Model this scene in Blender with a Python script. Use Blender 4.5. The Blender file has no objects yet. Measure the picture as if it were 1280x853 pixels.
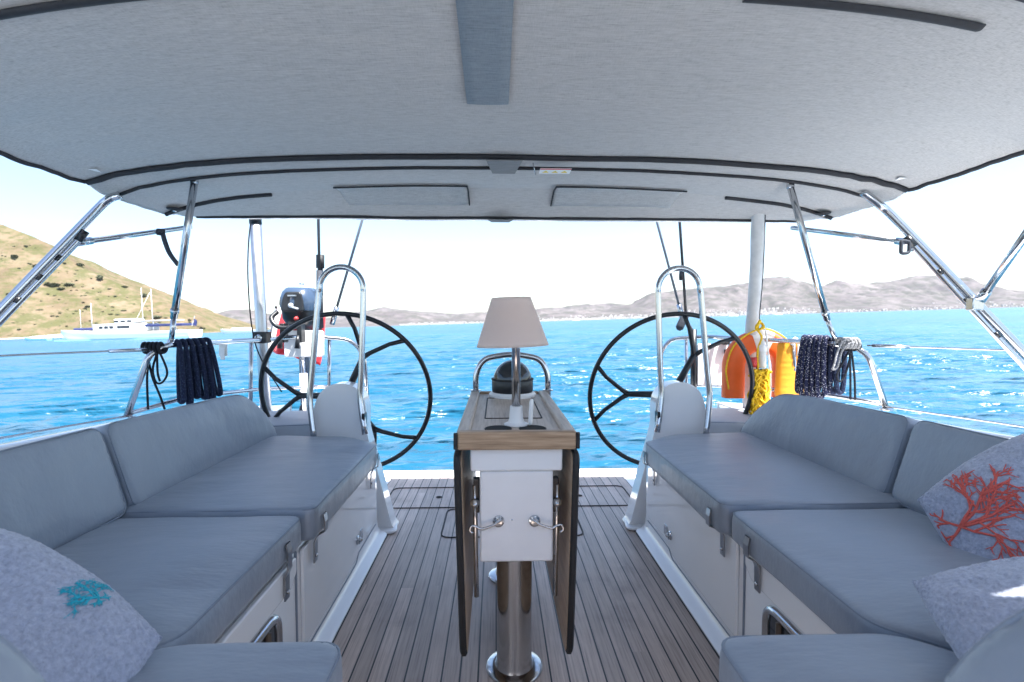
import bpy, bmesh, math, random
import numpy as np
from mathutils import Vector, Matrix, noise
random.seed(7)
PI = math.pi
SC = bpy.context.scene
COL = SC.collection
HEEL = math.radians(1.7)
RH = Matrix.Rotation(HEEL, 4, 'Y')
BOAT_ROOTS = []          # top-level things standing on the yacht (they heel with it)

# ------------------------------------------------------------------ camera model (metres, yacht axes)
CAM = Vector((-0.08, 0.0, 1.04))
FPX = 620.0
YAW, PITCH = math.radians(1.85), math.radians(2.13)
_f = Vector((math.sin(YAW)*math.cos(PITCH), math.cos(YAW)*math.cos(PITCH), -math.sin(PITCH)))
_r = Vector((math.cos(YAW), -math.sin(YAW), 0))
_u = _r.cross(_f)
def W(px, py, Y=None, X=None, Z=None):
    d = _f*FPX + _r*(px-640) + _u*(426.5-py)
    if Y is not None: t = (Y-CAM.y)/d.y
    elif X is not None: t = (X-CAM.x)/d.x
    else: t = (Z-CAM.z)/d.z
    return CAM + d*t
def WW(px, py, Y):
    return RH @ W(px, py, Y)
WATER_Z = -0.65

# ------------------------------------------------------------------ node helpers
def mat(name):
    m = bpy.data.materials.new(name); m.use_nodes = True
    nt = m.node_tree; nt.nodes.clear()
    out = nt.nodes.new('ShaderNodeOutputMaterial')
    return m, nt, out
def N(nt, typ, **kw):
    n = nt.nodes.new(typ)
    for k, v in kw.items():
        if k.startswith('i_'):
            key = k[2:].replace('_', ' ')
            n.inputs[key].default_value = v
        else: setattr(n, k, v)
    return n
def L(nt, a, b): nt.links.new(a, b)
def rgb(c): return (c[0], c[1], c[2], 1)
def ramp(nt, fac, stops):
    r = nt.nodes.new('ShaderNodeValToRGB')
    while len(r.color_ramp.elements) < len(stops): r.color_ramp.elements.new(0.5)
    for e, (p, c) in zip(r.color_ramp.elements, stops):
        e.position = p; e.color = rgb(c)
    if fac is not None: L(nt, fac, r.inputs[0])
    return r.outputs[0]
def coords(nt, scale=(1,1,1), kind='Object'):
    tc = N(nt, 'ShaderNodeTexCoord'); mp = N(nt, 'ShaderNodeMapping')
    mp.inputs['Scale'].default_value = scale
    L(nt, tc.outputs[kind], mp.inputs[0])
    return mp.outputs[0]
def noise_n(nt, vec, scale, detail=3, rough=.5):
    n = N(nt, 'ShaderNodeTexNoise'); n.inputs['Scale'].default_value = scale
    n.inputs['Detail'].default_value = detail; n.inputs['Roughness'].default_value = rough
    if vec is not None: L(nt, vec, n.inputs['Vector'])
    return n.outputs['Fac']
def bump(nt, h, strength=.3, dist=.01, nrm=None):
    b = N(nt, 'ShaderNodeBump'); b.inputs['Strength'].default_value = strength
    b.inputs['Distance'].default_value = dist
    L(nt, h, b.inputs['Height'])
    if nrm is not None: L(nt, nrm, b.inputs['Normal'])
    return b.outputs[0]
def mixc(nt, fac, a, b, mode='MIX'):
    m = N(nt, 'ShaderNodeMix', data_type='RGBA', blend_type=mode)
    for sock, v in ((m.inputs[0], fac), (m.inputs[6], a), (m.inputs[7], b)):
        if isinstance(v, (int, float)): sock.default_value = v
        elif isinstance(v, tuple): sock.default_value = rgb(v)
        else: L(nt, v, sock)
    return m.outputs[2]
def math_n(nt, op, a, b=None, clamp=False):
    m = N(nt, 'ShaderNodeMath', operation=op, use_clamp=clamp)
    for i, v in enumerate((a, b)):
        if v is None: continue
        if isinstance(v, (int, float)): m.inputs[i].default_value = v
        else: L(nt, v, m.inputs[i])
    return m.outputs[0]
def principled(nt, out, base=(.5,.5,.5), rough=.5, metal=0, spec=.5, coat=0, normal=None, sheen=0):
    p = N(nt, 'ShaderNodeBsdfPrincipled')
    if isinstance(base, tuple): p.inputs['Base Color'].default_value = rgb(base)
    else: L(nt, base, p.inputs['Base Color'])
    if isinstance(rough, (int, float)): p.inputs['Roughness'].default_value = rough
    else: L(nt, rough, p.inputs['Roughness'])
    p.inputs['Metallic'].default_value = metal
    p.inputs['Specular IOR Level'].default_value = spec
    p.inputs['Coat Weight'].default_value = coat
    p.inputs['Sheen Weight'].default_value = sheen
    if normal is not None: L(nt, normal, p.inputs['Normal'])
    L(nt, p.outputs[0], out.inputs[0])
    return p
def simple(name, base, rough=.5, metal=0, var=.12, scale=30, bstr=.0, spec=.5, coat=0, sheen=0):
    m, nt, out = mat(name)
    v = coords(nt)
    n = noise_n(nt, v, scale, 4, .6)
    lo = tuple(c*(1-var) for c in base); hi = tuple(min(1, c*(1+var)) for c in base)
    c = ramp(nt, n, [(.3, lo), (.7, hi)])
    r = math_n(nt, 'MULTIPLY_ADD', n, .12); 
    nt.nodes[-1].inputs[2].default_value = max(.02, rough-.06)
    nrm = bump(nt, n, bstr, .004) if bstr else None
    principled(nt, out, c, r, metal, spec, coat, nrm, sheen)
    return m

M = {}
M['gelcoat'] = simple('white_gelcoat', (.88,.88,.885), .10, var=.025, scale=3, coat=.8)
M['white_plastic'] = simple('white_plastic', (.83,.82,.82), .35, var=.03, scale=8)
M['steel'] = simple('polished_stainless_steel', (.56,.57,.59), .16, 1, var=.04, scale=12)
M['strap_steel'] = simple('dull_steel_strap', (.30,.31,.33), .3, 1, var=.1, scale=30)
M['alu'] = simple('anodised_aluminium', (.62,.64,.67), .38, 1, var=.05, scale=20)
M['black'] = simple('black_painted_metal', (.012,.014,.018), .32, var=.2, scale=18)
M['rubber'] = simple('black_rubber', (.014,.014,.016), .6, var=.2, scale=40, bstr=.1)
M['piping'] = simple('dark_binding_tape', (.018,.019,.024), .75, var=.3, scale=60, bstr=.2)
M['strap'] = simple('dark_webbing', (.03,.036,.05), .8, var=.25, scale=150, bstr=.3)
M['glass_dark'] = simple('smoked_plastic', (.012,.015,.02), .1, var=.1, scale=5, coat=.5)
M['red'] = simple('red_bunting', (.62,.02,.035), .8, var=.1, scale=20, sheen=.2)
M['flagwhite'] = simple('white_bunting', (.78,.78,.78), .8, var=.05, scale=20)
M['orange'] = simple('orange_vinyl', (.80,.13,.015), .5, var=.08, scale=12, bstr=.12)
M['amber'] = simple('yellow_orange_nylon', (.86,.36,.02), .6, var=.08, scale=25, bstr=.2)
M['yellow'] = simple('yellow_rope', (.80,.50,.01), .7, var=.25, scale=120, bstr=.6)
M['reflect'] = simple('silver_reflective_tape', (.75,.74,.70), .35, var=.08, scale=50)
M['coral_red'] = simple('coral_red_thread', (.72,.13,.10), .7, var=.2, scale=300, bstr=.5)
M['coral_blue'] = simple('turquoise_thread', (.02,.45,.58), .6, var=.2, scale=300, bstr=.5)
M['cowl'] = simple('silver_blue_cowling', (.045,.075,.13), .25, var=.06, scale=6, coat=.4)
M['cowl_white'] = simple('white_engine_cover', (.40,.44,.50), .25, var=.05, scale=6, coat=.4)
M['sticker_yellow'] = simple('yellow_warning_print', (.75,.55,.03), .5, var=.05)
M['sticker_red'] = simple('red_warning_print', (.6,.05,.05), .5, var=.05)
M['hole'] = simple('dark_opening', (.01,.009,.008), .9, var=.2)
M['boat_blue'] = simple('navy_boat_canvas', (.02,.03,.12), .7, var=.15)
M['boat_white'] = simple('white_boat_paint', (.80,.80,.80), .3, var=.03)
M['boat_window'] = simple('dark_boat_window', (.03,.035,.045), .2, var=.1)
M['boat_teal'] = simple('pale_blue_boat_paint', (.25,.5,.6), .4, var=.06)
M['bark'] = simple('shrub_bark', (.09,.065,.045), .9, var=.3)

def canvas(name, tint=(.465,.455,.45), trans=.09):
    m, nt, out = mat(name)
    v = coords(nt, (22, 330, 330)); n1 = noise_n(nt, v, 1.0, 4, .65)
    v2 = coords(nt, (420, 60, 60)); n2 = noise_n(nt, v2, 1.0, 2)
    v3 = coords(nt, (1,1,1)); n3 = noise_n(nt, v3, 2.2, 4, .6)
    a = math_n(nt, 'MULTIPLY_ADD', n2, .35); L(nt, n1, nt.nodes[-1].inputs[2])
    c = ramp(nt, a, [(.40, tuple(x*.64 for x in tint)), (.64, tint), (.88, tuple(x*1.24 for x in tint))])
    c = mixc(nt, math_n(nt, 'MULTIPLY', n3, .25), c, tuple(x*.86 for x in tint))
    # soft puckers in the cloth
    v4 = coords(nt, (2.5, 9, 4)); n4 = noise_n(nt, v4, 1.0, 3, .55)
    b = bump(nt, n4, .35, .03); b = bump(nt, n1, .25, .001, b)
    p = principled(nt, out, c, .9, 0, .2, 0, b, .1)
    t = N(nt, 'ShaderNodeBsdfTranslucent'); L(nt, c, t.inputs[0])
    mx = N(nt, 'ShaderNodeMixShader'); mx.inputs[0].default_value = trans
    L(nt, p.outputs[0], mx.inputs[1]); L(nt, t.outputs[0], mx.inputs[2]); L(nt, mx.outputs[0], out.inputs[0])
    return m
M['canvas'] = canvas('grey_acrylic_canvas')
M['canvas_dark'] = canvas('blue_grey_canvas_patch', (.25,.29,.33), .15)
M['canvas_tab'] = canvas('grey_tab_webbing', (.20,.20,.205), .05)
M['canvas_flap'] = canvas('window_flap_canvas', (.78,.78,.78), .62)

def upholstery():
    m, nt, out = mat('grey_blue_vinyl_upholstery')
    v = coords(nt); n1 = noise_n(nt, v, 3.0, 5, .6)
    vw = coords(nt, (500, 500, 500)); nw = noise_n(nt, vw, 1, 2)
    c = ramp(nt, n1, [(.3, (.215,.255,.315)), (.7, (.265,.31,.375))])
    vl = coords(nt, (5, 14, 9)); nl = noise_n(nt, vl, 1.0, 4, .6)
    b = bump(nt, nl, .26, .02)
    vf = coords(nt, (1.2, 2.6, 2.0)); nf = noise_n(nt, vf, 1.6, 2, .5)
    b = bump(nt, nf, .35, .05, b)
    b = bump(nt, nw, .18, .0008, b)
    rg = ramp(nt, n1, [(.3, (.36,.36,.36)), (.7, (.46,.46,.46))])
    principled(nt, out, c, rg, 0, .75, 0, b, .18)
    return m
M['vinyl'] = upholstery()
M['vinyl_seam'] = simple('upholstery_piping', (.22,.26,.32), .55, var=.08, scale=60)
M['helm_vinyl'] = simple('pale_grey_helm_vinyl', (.42,.45,.49), .5, var=.06, scale=8, bstr=.08)

def towelling():
    m, nt, out = mat('blue_grey_terry_towelling')
    v = coords(nt); n = noise_n(nt, v, 130, 4, .7); n2 = noise_n(nt, v, 9, 3, .6)
    c = ramp(nt, n, [(.25, (.27,.30,.40)), (.5, (.43,.47,.60)), (.8, (.66,.70,.82))])
    c = mixc(nt, math_n(nt,'MULTIPLY',n2,.4), c, (.40,.44,.55))
    b = bump(nt, n, 1.0, .004)
    principled(nt, out, c, .95, 0, .1, 0, b, .5)
    return m
M['terry'] = towelling()

def teak_deck():
    m, nt, out = mat('weathered_teak_deck_planks')
    tc = N(nt, 'ShaderNodeTexCoord'); sp = N(nt, 'ShaderNodeSeparateXYZ'); L(nt, tc.outputs['Object'], sp.inputs[0])
    pw = .0535
    x = math_n(nt, 'DIVIDE', sp.outputs[0], pw); x = math_n(nt, 'ADD', x, 100.5)
    fl = math_n(nt, 'FLOOR', x); fr = math_n(nt, 'FRACT', x)
    d = math_n(nt, 'ABSOLUTE', math_n(nt, 'SUBTRACT', fr, .5))
    # plank butt joints, staggered from plank to plank
    wn = N(nt, 'ShaderNodeTexWhiteNoise', noise_dimensions='1D'); L(nt, fl, wn.inputs['W'])
    yy = math_n(nt, 'ADD', math_n(nt, 'DIVIDE', sp.outputs[1], 1.9), math_n(nt, 'MULTIPLY', wn.outputs[0], 7.0))
    seg = math_n(nt, 'FLOOR', yy)
    cmb = N(nt, 'ShaderNodeCombineXYZ'); L(nt, fl, cmb.inputs[0]); L(nt, seg, cmb.inputs[1])
    wn2 = N(nt, 'ShaderNodeTexWhiteNoise', noise_dimensions='3D'); L(nt, cmb.outputs[0], wn2.inputs['Vector'])
    caulk = math_n(nt, 'GREATER_THAN', d, .5-.048)
    off = N(nt, 'ShaderNodeVectorMath', operation='MULTIPLY_ADD'); L(nt, wn2.outputs['Color'], off.inputs[0])
    off.inputs[1].default_value = (5,5,5); L(nt, tc.outputs['Object'], off.inputs[2])
    mp = N(nt, 'ShaderNodeMapping'); mp.inputs['Scale'].default_value = (160, 4.5, 1); L(nt, off.outputs[0], mp.inputs[0])
    g = noise_n(nt, mp.outputs[0], 1.0, 5, .65)
    g2 = noise_n(nt, tc.outputs['Object'], 3.5, 5, .6)
    col = ramp(nt, g, [(.28, (.34,.265,.225)), (.52, (.575,.475,.42)), (.8, (.71,.615,.55))])
    tone = math_n(nt, 'MULTIPLY_ADD', wn2.outputs[0], .34); nt.nodes[-1].inputs[2].default_value = .82
    tcol = N(nt, 'ShaderNodeCombineColor'); [L(nt, tone, tcol.inputs[i]) for i in range(3)]
    col = mixc(nt, 1.0, col, tcol.outputs[0], 'MULTIPLY')
    stain = ramp(nt, g2, [(.30, (.66,.62,.60)), (.42, (.88,.86,.85)), (.6, (1,1,1))])
    col = mixc(nt, 1.0, col, stain, 'MULTIPLY')
    col = mixc(nt, caulk, col, (.012,.012,.013))
    h = math_n(nt, 'SUBTRACT', math_n(nt, 'MULTIPLY', g, .35), math_n(nt, 'MULTIPLY', caulk, 1.0))
    b = bump(nt, h, .5, .0016)
    ro = math_n(nt, 'MULTIPLY_ADD', g, .2); nt.nodes[-1].inputs[2].default_value = .30
    principled(nt, out, col, ro, 0, .6, 0, b)
    return m
M['teak'] = teak_deck()
def wood(name, sc, stops, rough=.5):
    m, nt, out = mat(name)
    g = noise_n(nt, coords(nt, sc), 1.0, 6, .65); g2 = noise_n(nt, coords(nt), 6, 3)
    c = ramp(nt, g, stops); c = mixc(nt, math_n(nt, 'MULTIPLY', g2, .35), c, tuple(x*.7 for x in stops[1][1]))
    principled(nt, out, c, rough, 0, .4, 0, bump(nt, g, .2, .001))
    return m
M['wood_x'] = wood('teak_table_edge', (7, 90, 130), [(.3,(.22,.14,.085)),(.52,(.45,.31,.20)),(.75,(.60,.45,.32))])
M['wood_y'] = wood('teak_table_top', (110, 6, 110), [(.3,(.36,.285,.225)),(.52,(.55,.46,.385)),(.78,(.66,.58,.50))])
M['wood_leaf'] = wood('teak_table_leaf', (90, 5, 60), [(.3,(.34,.22,.135)),(.52,(.54,.38,.25)),(.75,(.66,.50,.35))], .4)
M['wood_in'] = wood('cabin_joinery', (60, 60, 5), [(.3,(.05,.032,.02)),(.52,(.10,.065,.04)),(.75,(.15,.10,.065))], .4)

def rope_mat(name, dark, light, amount):
    m, nt, out = mat(name)
    w = N(nt, 'ShaderNodeTexVoronoi', feature='F1'); L(nt, coords(nt, (150,150,110)), w.inputs['Vector']); w.inputs['Scale'].default_value = 1
    f = ramp(nt, w.outputs['Distance'], [(amount, (1,1,1)), (amount+.08, (0,0,0))])
    c = mixc(nt, f, dark, light)
    principled(nt, out, c, .8, 0, .2, 0, bump(nt, w.outputs['Distance'], .7, .003))
    return m
M['navy_rope'] = rope_mat('navy_braided_rope', (.012,.018,.045), (.05,.07,.13), .25)
M['fleck_rope'] = rope_mat('navy_rope_with_white_fleck', (.016,.02,.055), (.60,.60,.65), .20)
M['black_cord'] = rope_mat('black_cord', (.012,.014,.02), (.04,.05,.07), .2)
M['grey_cord'] = rope_mat('grey_cord', (.22,.22,.23), (.5,.5,.5), .3)

def shade_mat():
    m, nt, out = mat('white_lampshade_film')
    c = ramp(nt, noise_n(nt, coords(nt), 3, 2), [(.3, (.86,.765,.73)), (.7, (.90,.82,.785))])
    p = principled(nt, out, c, .45, 0, .4)
    t = N(nt, 'ShaderNodeBsdfTranslucent'); t.inputs[0].default_value = (.99,.88,.82,1)
    mx = N(nt, 'ShaderNodeMixShader'); mx.inputs[0].default_value = .62
    L(nt, p.outputs[0], mx.inputs[1]); L(nt, t.outputs[0], mx.inputs[2]); L(nt, mx.outputs[0], out.inputs[0])
    return m
M['shade'] = shade_mat()

# ------------------------------------------------------------------ mesh builder
class MB:
    def __init__(s): s.v = []; s.f = []
    def add(s, vs, fs):
        b = len(s.v); s.v += [Vector(v) for v in vs]; s.f += [tuple(b+i for i in f) for f in fs]; return s
    def box(s, lo, hi):
        x0,y0,z0 = lo; x1,y1,z1 = hi
        return s.add([(x0,y0,z0),(x1,y0,z0),(x1,y1,z0),(x0,y1,z0),(x0,y0,z1),(x1,y0,z1),(x1,y1,z1),(x0,y1,z1)],
                     [(3,2,1,0),(4,5,6,7),(0,1,5,4),(1,2,6,5),(2,3,7,6),(3,0,4,7)])
    def tube(s, pts, r, seg=10, closed=False, flat=None):
        pts = [Vector(p) for p in pts]; n = len(pts)
        rs = r if isinstance(r, (list, tuple)) else [r]*n
        T = []
        for i in range(n):
            if closed: t = pts[(i+1) % n]-pts[i-1]
            else: t = pts[min(i+1, n-1)]-pts[max(i-1, 0)]
            T.append(t.normalized() if t.length > 1e-9 else Vector((0,0,1)))
        a = Vector((0,0,1)) if abs(T[0].z) < .9 else Vector((1,0,0))
        nrm = (a - T[0]*a.dot(T[0])).normalized(); frames = []
        for i in range(n):
            nrm = nrm - T[i]*nrm.dot(T[i])
            nrm = nrm.normalized() if nrm.length > 1e-6 else T[i].orthogonal().normalized()
            frames.append((nrm.copy(), T[i].cross(nrm)))
        b = len(s.v)
        for i in range(n):
            u, w = frames[i]
            for k in range(seg):
                an = 2*PI*k/seg
                s.v.append(pts[i] + (u*math.cos(an) + w*math.sin(an)*(flat or 1))*rs[i])
        m = n if closed else n-1
        for i in range(m):
            j = (i+1) % n
            for k in range(seg):
                k2 = (k+1) % seg
                s.f.append((b+i*seg+k, b+i*seg+k2, b+j*seg+k2, b+j*seg+k))
        if not closed:
            s.f.append(tuple(b+k for k in reversed(range(seg))))
            s.f.append(tuple(b+(n-1)*seg+k for k in range(seg)))
        return s
    def lathe(s, prof, c=(0,0,0), seg=32, axis='Z', M4=None):
        b = len(s.v)
        for r, h in prof:
            for k in range(seg):
                a = 2*PI*k/seg
                p = Vector((r*math.cos(a), r*math.sin(a), h))
                if M4 is not None: p = M4 @ p
                s.v.append(p+Vector(c))
        for i in range(len(prof)-1):
            for k in range(seg):
                k2 = (k+1) % seg
                s.f.append((b+i*seg+k, b+i*seg+k2, b+(i+1)*seg+k2, b+(i+1)*seg+k))
        s.f.append(tuple(b+k for k in reversed(range(seg))))
        s.f.append(tuple(b+(len(prof)-1)*seg+k for k in range(seg)))
        return s
    def prism(s, poly, o, u, v, n, t):
        """polygon in (u,v) at origin o, extruded t along n"""
        o, u, v, n = map(Vector, (o, u, v, n)); k = len(poly)
        A = [o+u*p[0]+v*p[1] for p in poly]
        vs = A + [p+n*t for p in A]
        fs = [tuple(reversed(range(k))), tuple(range(k, 2*k))] + [(i, (i+1) % k, k+(i+1) % k, k+i) for i in range(k)]
        return s.add(vs, fs)
    def grid(s, P, closed_u=False):
        nu, nv = len(P), len(P[0]); b = len(s.v)
        for row in P: s.v += [Vector(p) for p in row]
        for i in range(nu if closed_u else nu-1):
            i2 = (i+1) % nu
            for j in range(nv-1):
                s.f.append((b+i*nv+j, b+i2*nv+j, b+i2*nv+j+1, b+i*nv+j+1))
        return s
    def build(s, name, m, parent=None, smooth=False, bevel=0, bseg=3, loc=None, auto=None):
        if parent is not None:
            o0 = parent['_o']; o0 = Vector(o0)
        else:
            xs = [v.x for v in s.v]; ys = [v.y for v in s.v]; zs = [v.z for v in s.v]
            o0 = Vector(((min(xs)+max(xs))/2, (min(ys)+max(ys))/2, min(zs))) if loc is None else Vector(loc)
        me = bpy.data.meshes.new(name)
        me.from_pydata([v-o0 for v in s.v], [], s.f); me.update()
        bm = bmesh.new(); bm.from_mesh(me); bmesh.ops.recalc_face_normals(bm, faces=bm.faces)
        bm.to_mesh(me); bm.free()
        if m is not None: me.materials.append(m)
        o = bpy.data.objects.new(name, me); COL.objects.link(o)
        o['_o'] = tuple(o0)
        if parent is not None: o.parent = parent
        else: o.location = o0
        if bevel:
            bv = o.modifiers.new('bevel', 'BEVEL'); bv.width = bevel; bv.segments = bseg; bv.limit_method = 'ANGLE'; bv.angle_limit = math.radians(40)
            bv.harden_normals = False
        if smooth or bevel:
            for p in me.polygons: p.use_smooth = True
            if auto or bevel:
                me.set_sharp_from_angle(angle=math.radians(auto or 40))
        if parent is not None:   # part origin stays with its thing
            o['_o'] = tuple(o0)
        return o

def tag(o, label=None, cat=None, group=None, kind=None, boat=True):
    if label: o['label'] = label
    if cat: o['category'] = cat
    if group: o['group'] = group
    if kind: o['kind'] = kind
    if boat: BOAT_ROOTS.append(o)
    return o
def thing(name, label, cat, loc, group=None, boat=True):
    o = bpy.data.objects.new(name, None); COL.objects.link(o)
    o.location = loc; o['_o'] = tuple(loc); o.empty_display_size = .1
    return tag(o, label, cat, group, None, boat)

def fillet(poly, r, n=5):
    out = []; k = len(poly)
    for i in range(k):
        p0, p1, p2 = Vector(poly[i-1]), Vector(poly[i]), Vector(poly[(i+1) % k])
        rr = r[i] if isinstance(r, (list, tuple)) else r
        a = (p0-p1); b = (p2-p1); d = min(rr, a.length*.45, b.length*.45)
        A = p1+a.normalized()*d; B = p1+b.normalized()*d
        for j in range(n+1):
            t = j/n
            out.append(tuple((A*(1-t)+p1*t)*(1-t) + (p1*(1-t)+B*t)*t))
    return out
def smooth_path(pts, n=8, closed=False):
    P = [Vector(p) for p in pts]; k = len(P); out = []
    rng = range(k) if closed else range(k-1)
    for i in rng:
        p0 = P[i-1] if (closed or i > 0) else P[0]*2-P[1]
        p1 = P[i]; p2 = P[(i+1) % k]
        p3 = P[(i+2) % k] if (closed or i+2 < k) else P[-1]*2-P[-2]
        for j in range(n):
            t = j/n
            out.append(.5*((2*p1)+(p2-p0)*t+(2*p0-5*p1+4*p2-p3)*t*t+(3*p1-p0-3*p2+p3)*t*t*t))
    if not closed: out.append(P[-1])
    return out
def bent(pts, r=.06, n=6):
    """straight runs with rounded corners"""
    P = [Vector(p) for p in pts]; out = [P[0]]
    for i in range(1, len(P)-1):
        a = P[i-1]-P[i]; b = P[i+1]-P[i]; d = min(r, a.length*.48, b.length*.48)
        A = P[i]+a.normalized()*d; B = P[i]+b.normalized()*d
        for j in range(n+1):
            t = j/n; out.append((A*(1-t)+P[i]*t)*(1-t)+(P[i]*(1-t)+B*t)*t)
    out.append(P[-1]); return out

# ------------------------------------------------------------------ THE YACHT (hull, floor, lockers)
yacht = thing('sailing_yacht', 'white sailing yacht cockpit with weathered teak floor and white seat lockers', 'yacht', (0, 1.5, -.65))
# teak floor: one sheet
b = MB()
outline = [(-.615,-.6),(.615,-.6),(.615,2.42),(.66,2.50),(.78,2.52),(.78,3.33),(.42,3.33),(.34,3.30),(-.34,3.30),(-.42,3.33),(-.78,3.33),(-.78,2.52),(-.66,2.50),(-.615,2.42)]
b.prism(outline, (0,0,-.012), (1,0,0), (0,1,0), (0,0,1), .012)
b.build('cockpit_floor', M['teak'], yacht)
b = MB(); ol = [(p[0], p[1], .0025) for p in outline]
b.tube([(-.613,-.6,.001)]+[(-.613,2.42,.001),(-.66,2.50,.001)], .0045, 6).build('caulk_line', M['rubber'], yacht)
MB().tube([(.613,-.6,.001),(.613,2.42,.001),(.66,2.50,.001)], .0045, 6).build('caulk_line', M['rubber'], yacht)
def hatch(name, poly):
    pl = fillet(poly, .05, 4)
    MB().tube([(x, y, .001) for x, y in pl], .0042, 6, closed=True).build(name, M['rubber'], yacht)
hatch('floor_hatch', [(-.35,2.37),(.35,2.37),(.35,2.735),(-.35,2.735)])
hatch('floor_hatch', [(-.72,2.76),(-.01,2.76),(-.01,3.10),(-.72,3.10)])
hatch('floor_hatch', [(.01,2.76),(.72,2.76),(.72,3.10),(.01,3.10)])
for x in (-.42, .42):
    MB().lathe([(.013,0),(.018,.0015),(.0,.0016)], (x, 2.93, .0006), 16).build('finger_hole', M['hole'], yacht)
# transom sill and swim step
b = MB(); b.prism([(-1.3,3.335),(-.43,3.335),(-.35,3.305),(.35,3.305),(.43,3.335),(1.3,3.335),(1.3,3.46),(-1.3,3.46)], (0,0,-.10), (1,0,0), (0,1,0), (0,0,1), .108)
b.build('transom_sill', M['gelcoat'], yacht, bevel=.012)
# floor pan under the teak
MB().prism([(-.9,-.7),(.9,-.7),(.9,3.33),(-.9,3.33)], (0,0,-.06), (1,0,0), (0,1,0), (0,0,1), .046).build('floor_pan', M['gelcoat'], yacht)
def sx(s, p): return (s*p[0], p[1], p[2])
for s in (-1, 1):
    # moulded foot of the seat locker: swept section (radius at the floor, upright face, top)
    prof = [(.612,-.01),(.612,.010),(.622,.020),(.640,.026),(.656,.045),(.660,.08),(.662,.355),(.668,.372),(.685,.385),(1.32,.385),(1.32,-.01)]
    P = []
    ys = [.05, .3, .8, 1.3, 1.6, 1.9, 2.2, 2.40]
    for y in ys: P.append([(s*x, y, z) for x, z in prof])
    b = MB().grid(P); k = len(prof)
    b.f.append(tuple(range(k))); b.f.append(tuple((len(ys)-1)*k+i for i in range(k)))
    b.build('seat_locker', M['gelcoat'], yacht, smooth=True, auto=35)
    # white panel above the port light (thicker forward face)
    MB().prism(fillet([(.25,.305),(1.36,.305),(1.40,.335),(1.40,.379),(.25,.379)], .012), (s*.6605,0,0), (0,1,0), (0,0,1), (-s,0,0), .016).build('locker_fascia', M['gelcoat'], yacht, bevel=.004)
    # locker door: proud panel with a stepped lower edge
    poly = fillet([(1.46,.075),(2.02,.075),(2.06,.105),(2.34,.105),(2.34,.372),(1.46,.372)], .014)
    d = MB().prism(poly, (s*.6605,0,0), (0,1,0), (0,0,1), (-s,0,0), .011).build('locker_door', M['gelcoat'], yacht, bevel=.004)
    MB().lathe([(.0,.0),(.019,.0),(.019,.005),(.013,.010),(.0,.011)], (s*.6497, 2.02, .150), 18, M4=Matrix.Rotation(-s*PI/2, 4, 'Y')).build('latch', M['steel'], d, smooth=True, auto=40)
    MB().tube([(s*.642,2.02,.135),(s*.630,2.02,.150),(s*.642,2.02,.165)], .004, 8).build('latch_ring', M['steel'], d, smooth=True)
    MB().box((min(s*.6455,s*.6494), 2.055, .128), (max(s*.6455,s*.6494), 2.095, .172)).build('latch_plate', M['steel'], d, bevel=.0012)
    MB().tube(bent([(s*.6492,1.47,.060),(s*.6492,2.00,.060),(s*.6492,2.04,.088),(s*.6492,2.33,.088)], .015), .0022, 6).build('door_groove', M['vinyl_seam'], d)
    MB().tube([(s*.6600,1.428,.075),(s*.6600,1.428,.378)], .0045, 6).build('panel_groove', M['vinyl_seam'], yacht)
    # port light with steel frame in the forward face
    fr = fillet([(.55,.085),(1.30,.085),(1.30,.275),(.55,.275)], .05, 6)
    pt = MB().tube([(s*.6575, y, z) for y, z in fr], .013, 8, closed=True).build('portlight_frame', M['steel'], yacht, smooth=True)
    ins = fillet([(.56,.095),(1.29,.095),(1.29,.265),(.56,.265)], .045, 6)
    MB().prism(ins, (s*.658,0,0), (0,1,0), (0,0,1), (-s,0,0), .003).build('portlight_pane', M['glass_dark'], pt)
    MB().tube([(s*.652, 1.235, .10),(s*.652, 1.235, .26)], .008, 8).build('window_post', M['wood_in'], pt, smooth=True)
    # steel hold-down straps on the cushions
    for y, xi in ((1.32, .640 if s < 0 else .615), (1.53, .615 if s < 0 else .600), (2.22, .615 if s < 0 else .600)):
        q = [(xi-.004, .452),(xi-.008, .43),(xi-.007, .398),(.632, .384),(.640, .365),(.641, .30)]
        st = MB()
        P = [[(s*(x-.003), y-.013, z), (s*(x-.003), y+.013, z)] for x, z in q]
        P2 = [[(s*(x+.001), y-.013, z), (s*(x+.001), y+.013, z)] for x, z in q]
        ring = [[a[0], a[1], c[1], c[0], a[0]] for a, c in zip(P, P2)]
        st.grid(ring).build('hinge_strap', M['strap_steel'], yacht)
        MB().lathe([(0,0),(.006,0),(.005,.003),(0,.004)], (s*.6375, y, .32), 10, M4=Matrix.Rotation(-s*PI/2, 4, 'Y')).build('bolt_head', M['steel'], yacht, smooth=True)
    # cockpit coaming behind the backrests
    P = []
    for y, zt in ((-.6,.738),(.4,.738),(1.2,.727),(1.9,.695),(2.2,.65),(2.40,.56),(2.52,.47)):
        P.append([(s*1.325,y,.36),(s*1.325,y,zt-.03),(s*1.335,y,zt-.008),(s*1.36,y,zt),(s*1.43,y,zt-.004),(s*1.455,y,zt-.03),(s*1.50,y,.46)])
    b = MB().grid(P); k = 7; b.f.append(tuple(range(k))); b.f.append(tuple(6*k+i for i in range(k)))
    b.build('coaming', M['gelcoat'], yacht, smooth=True, auto=50)
    # side deck + hull side
    P = []
    for y, hb in ((-3,1.96),(-1,2.02),(1,2.0),(2.4,1.93),(3.46,1.84)):
        P.append([(s*1.49,y,.475),(s*(hb-.05),y,.46),(s*(hb-.03),y,.50),(s*hb,y,.50),(s*(hb+.01),y,.44),(s*(hb-.04),y,-.2),(s*(hb-.22),y,-.85)])
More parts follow.
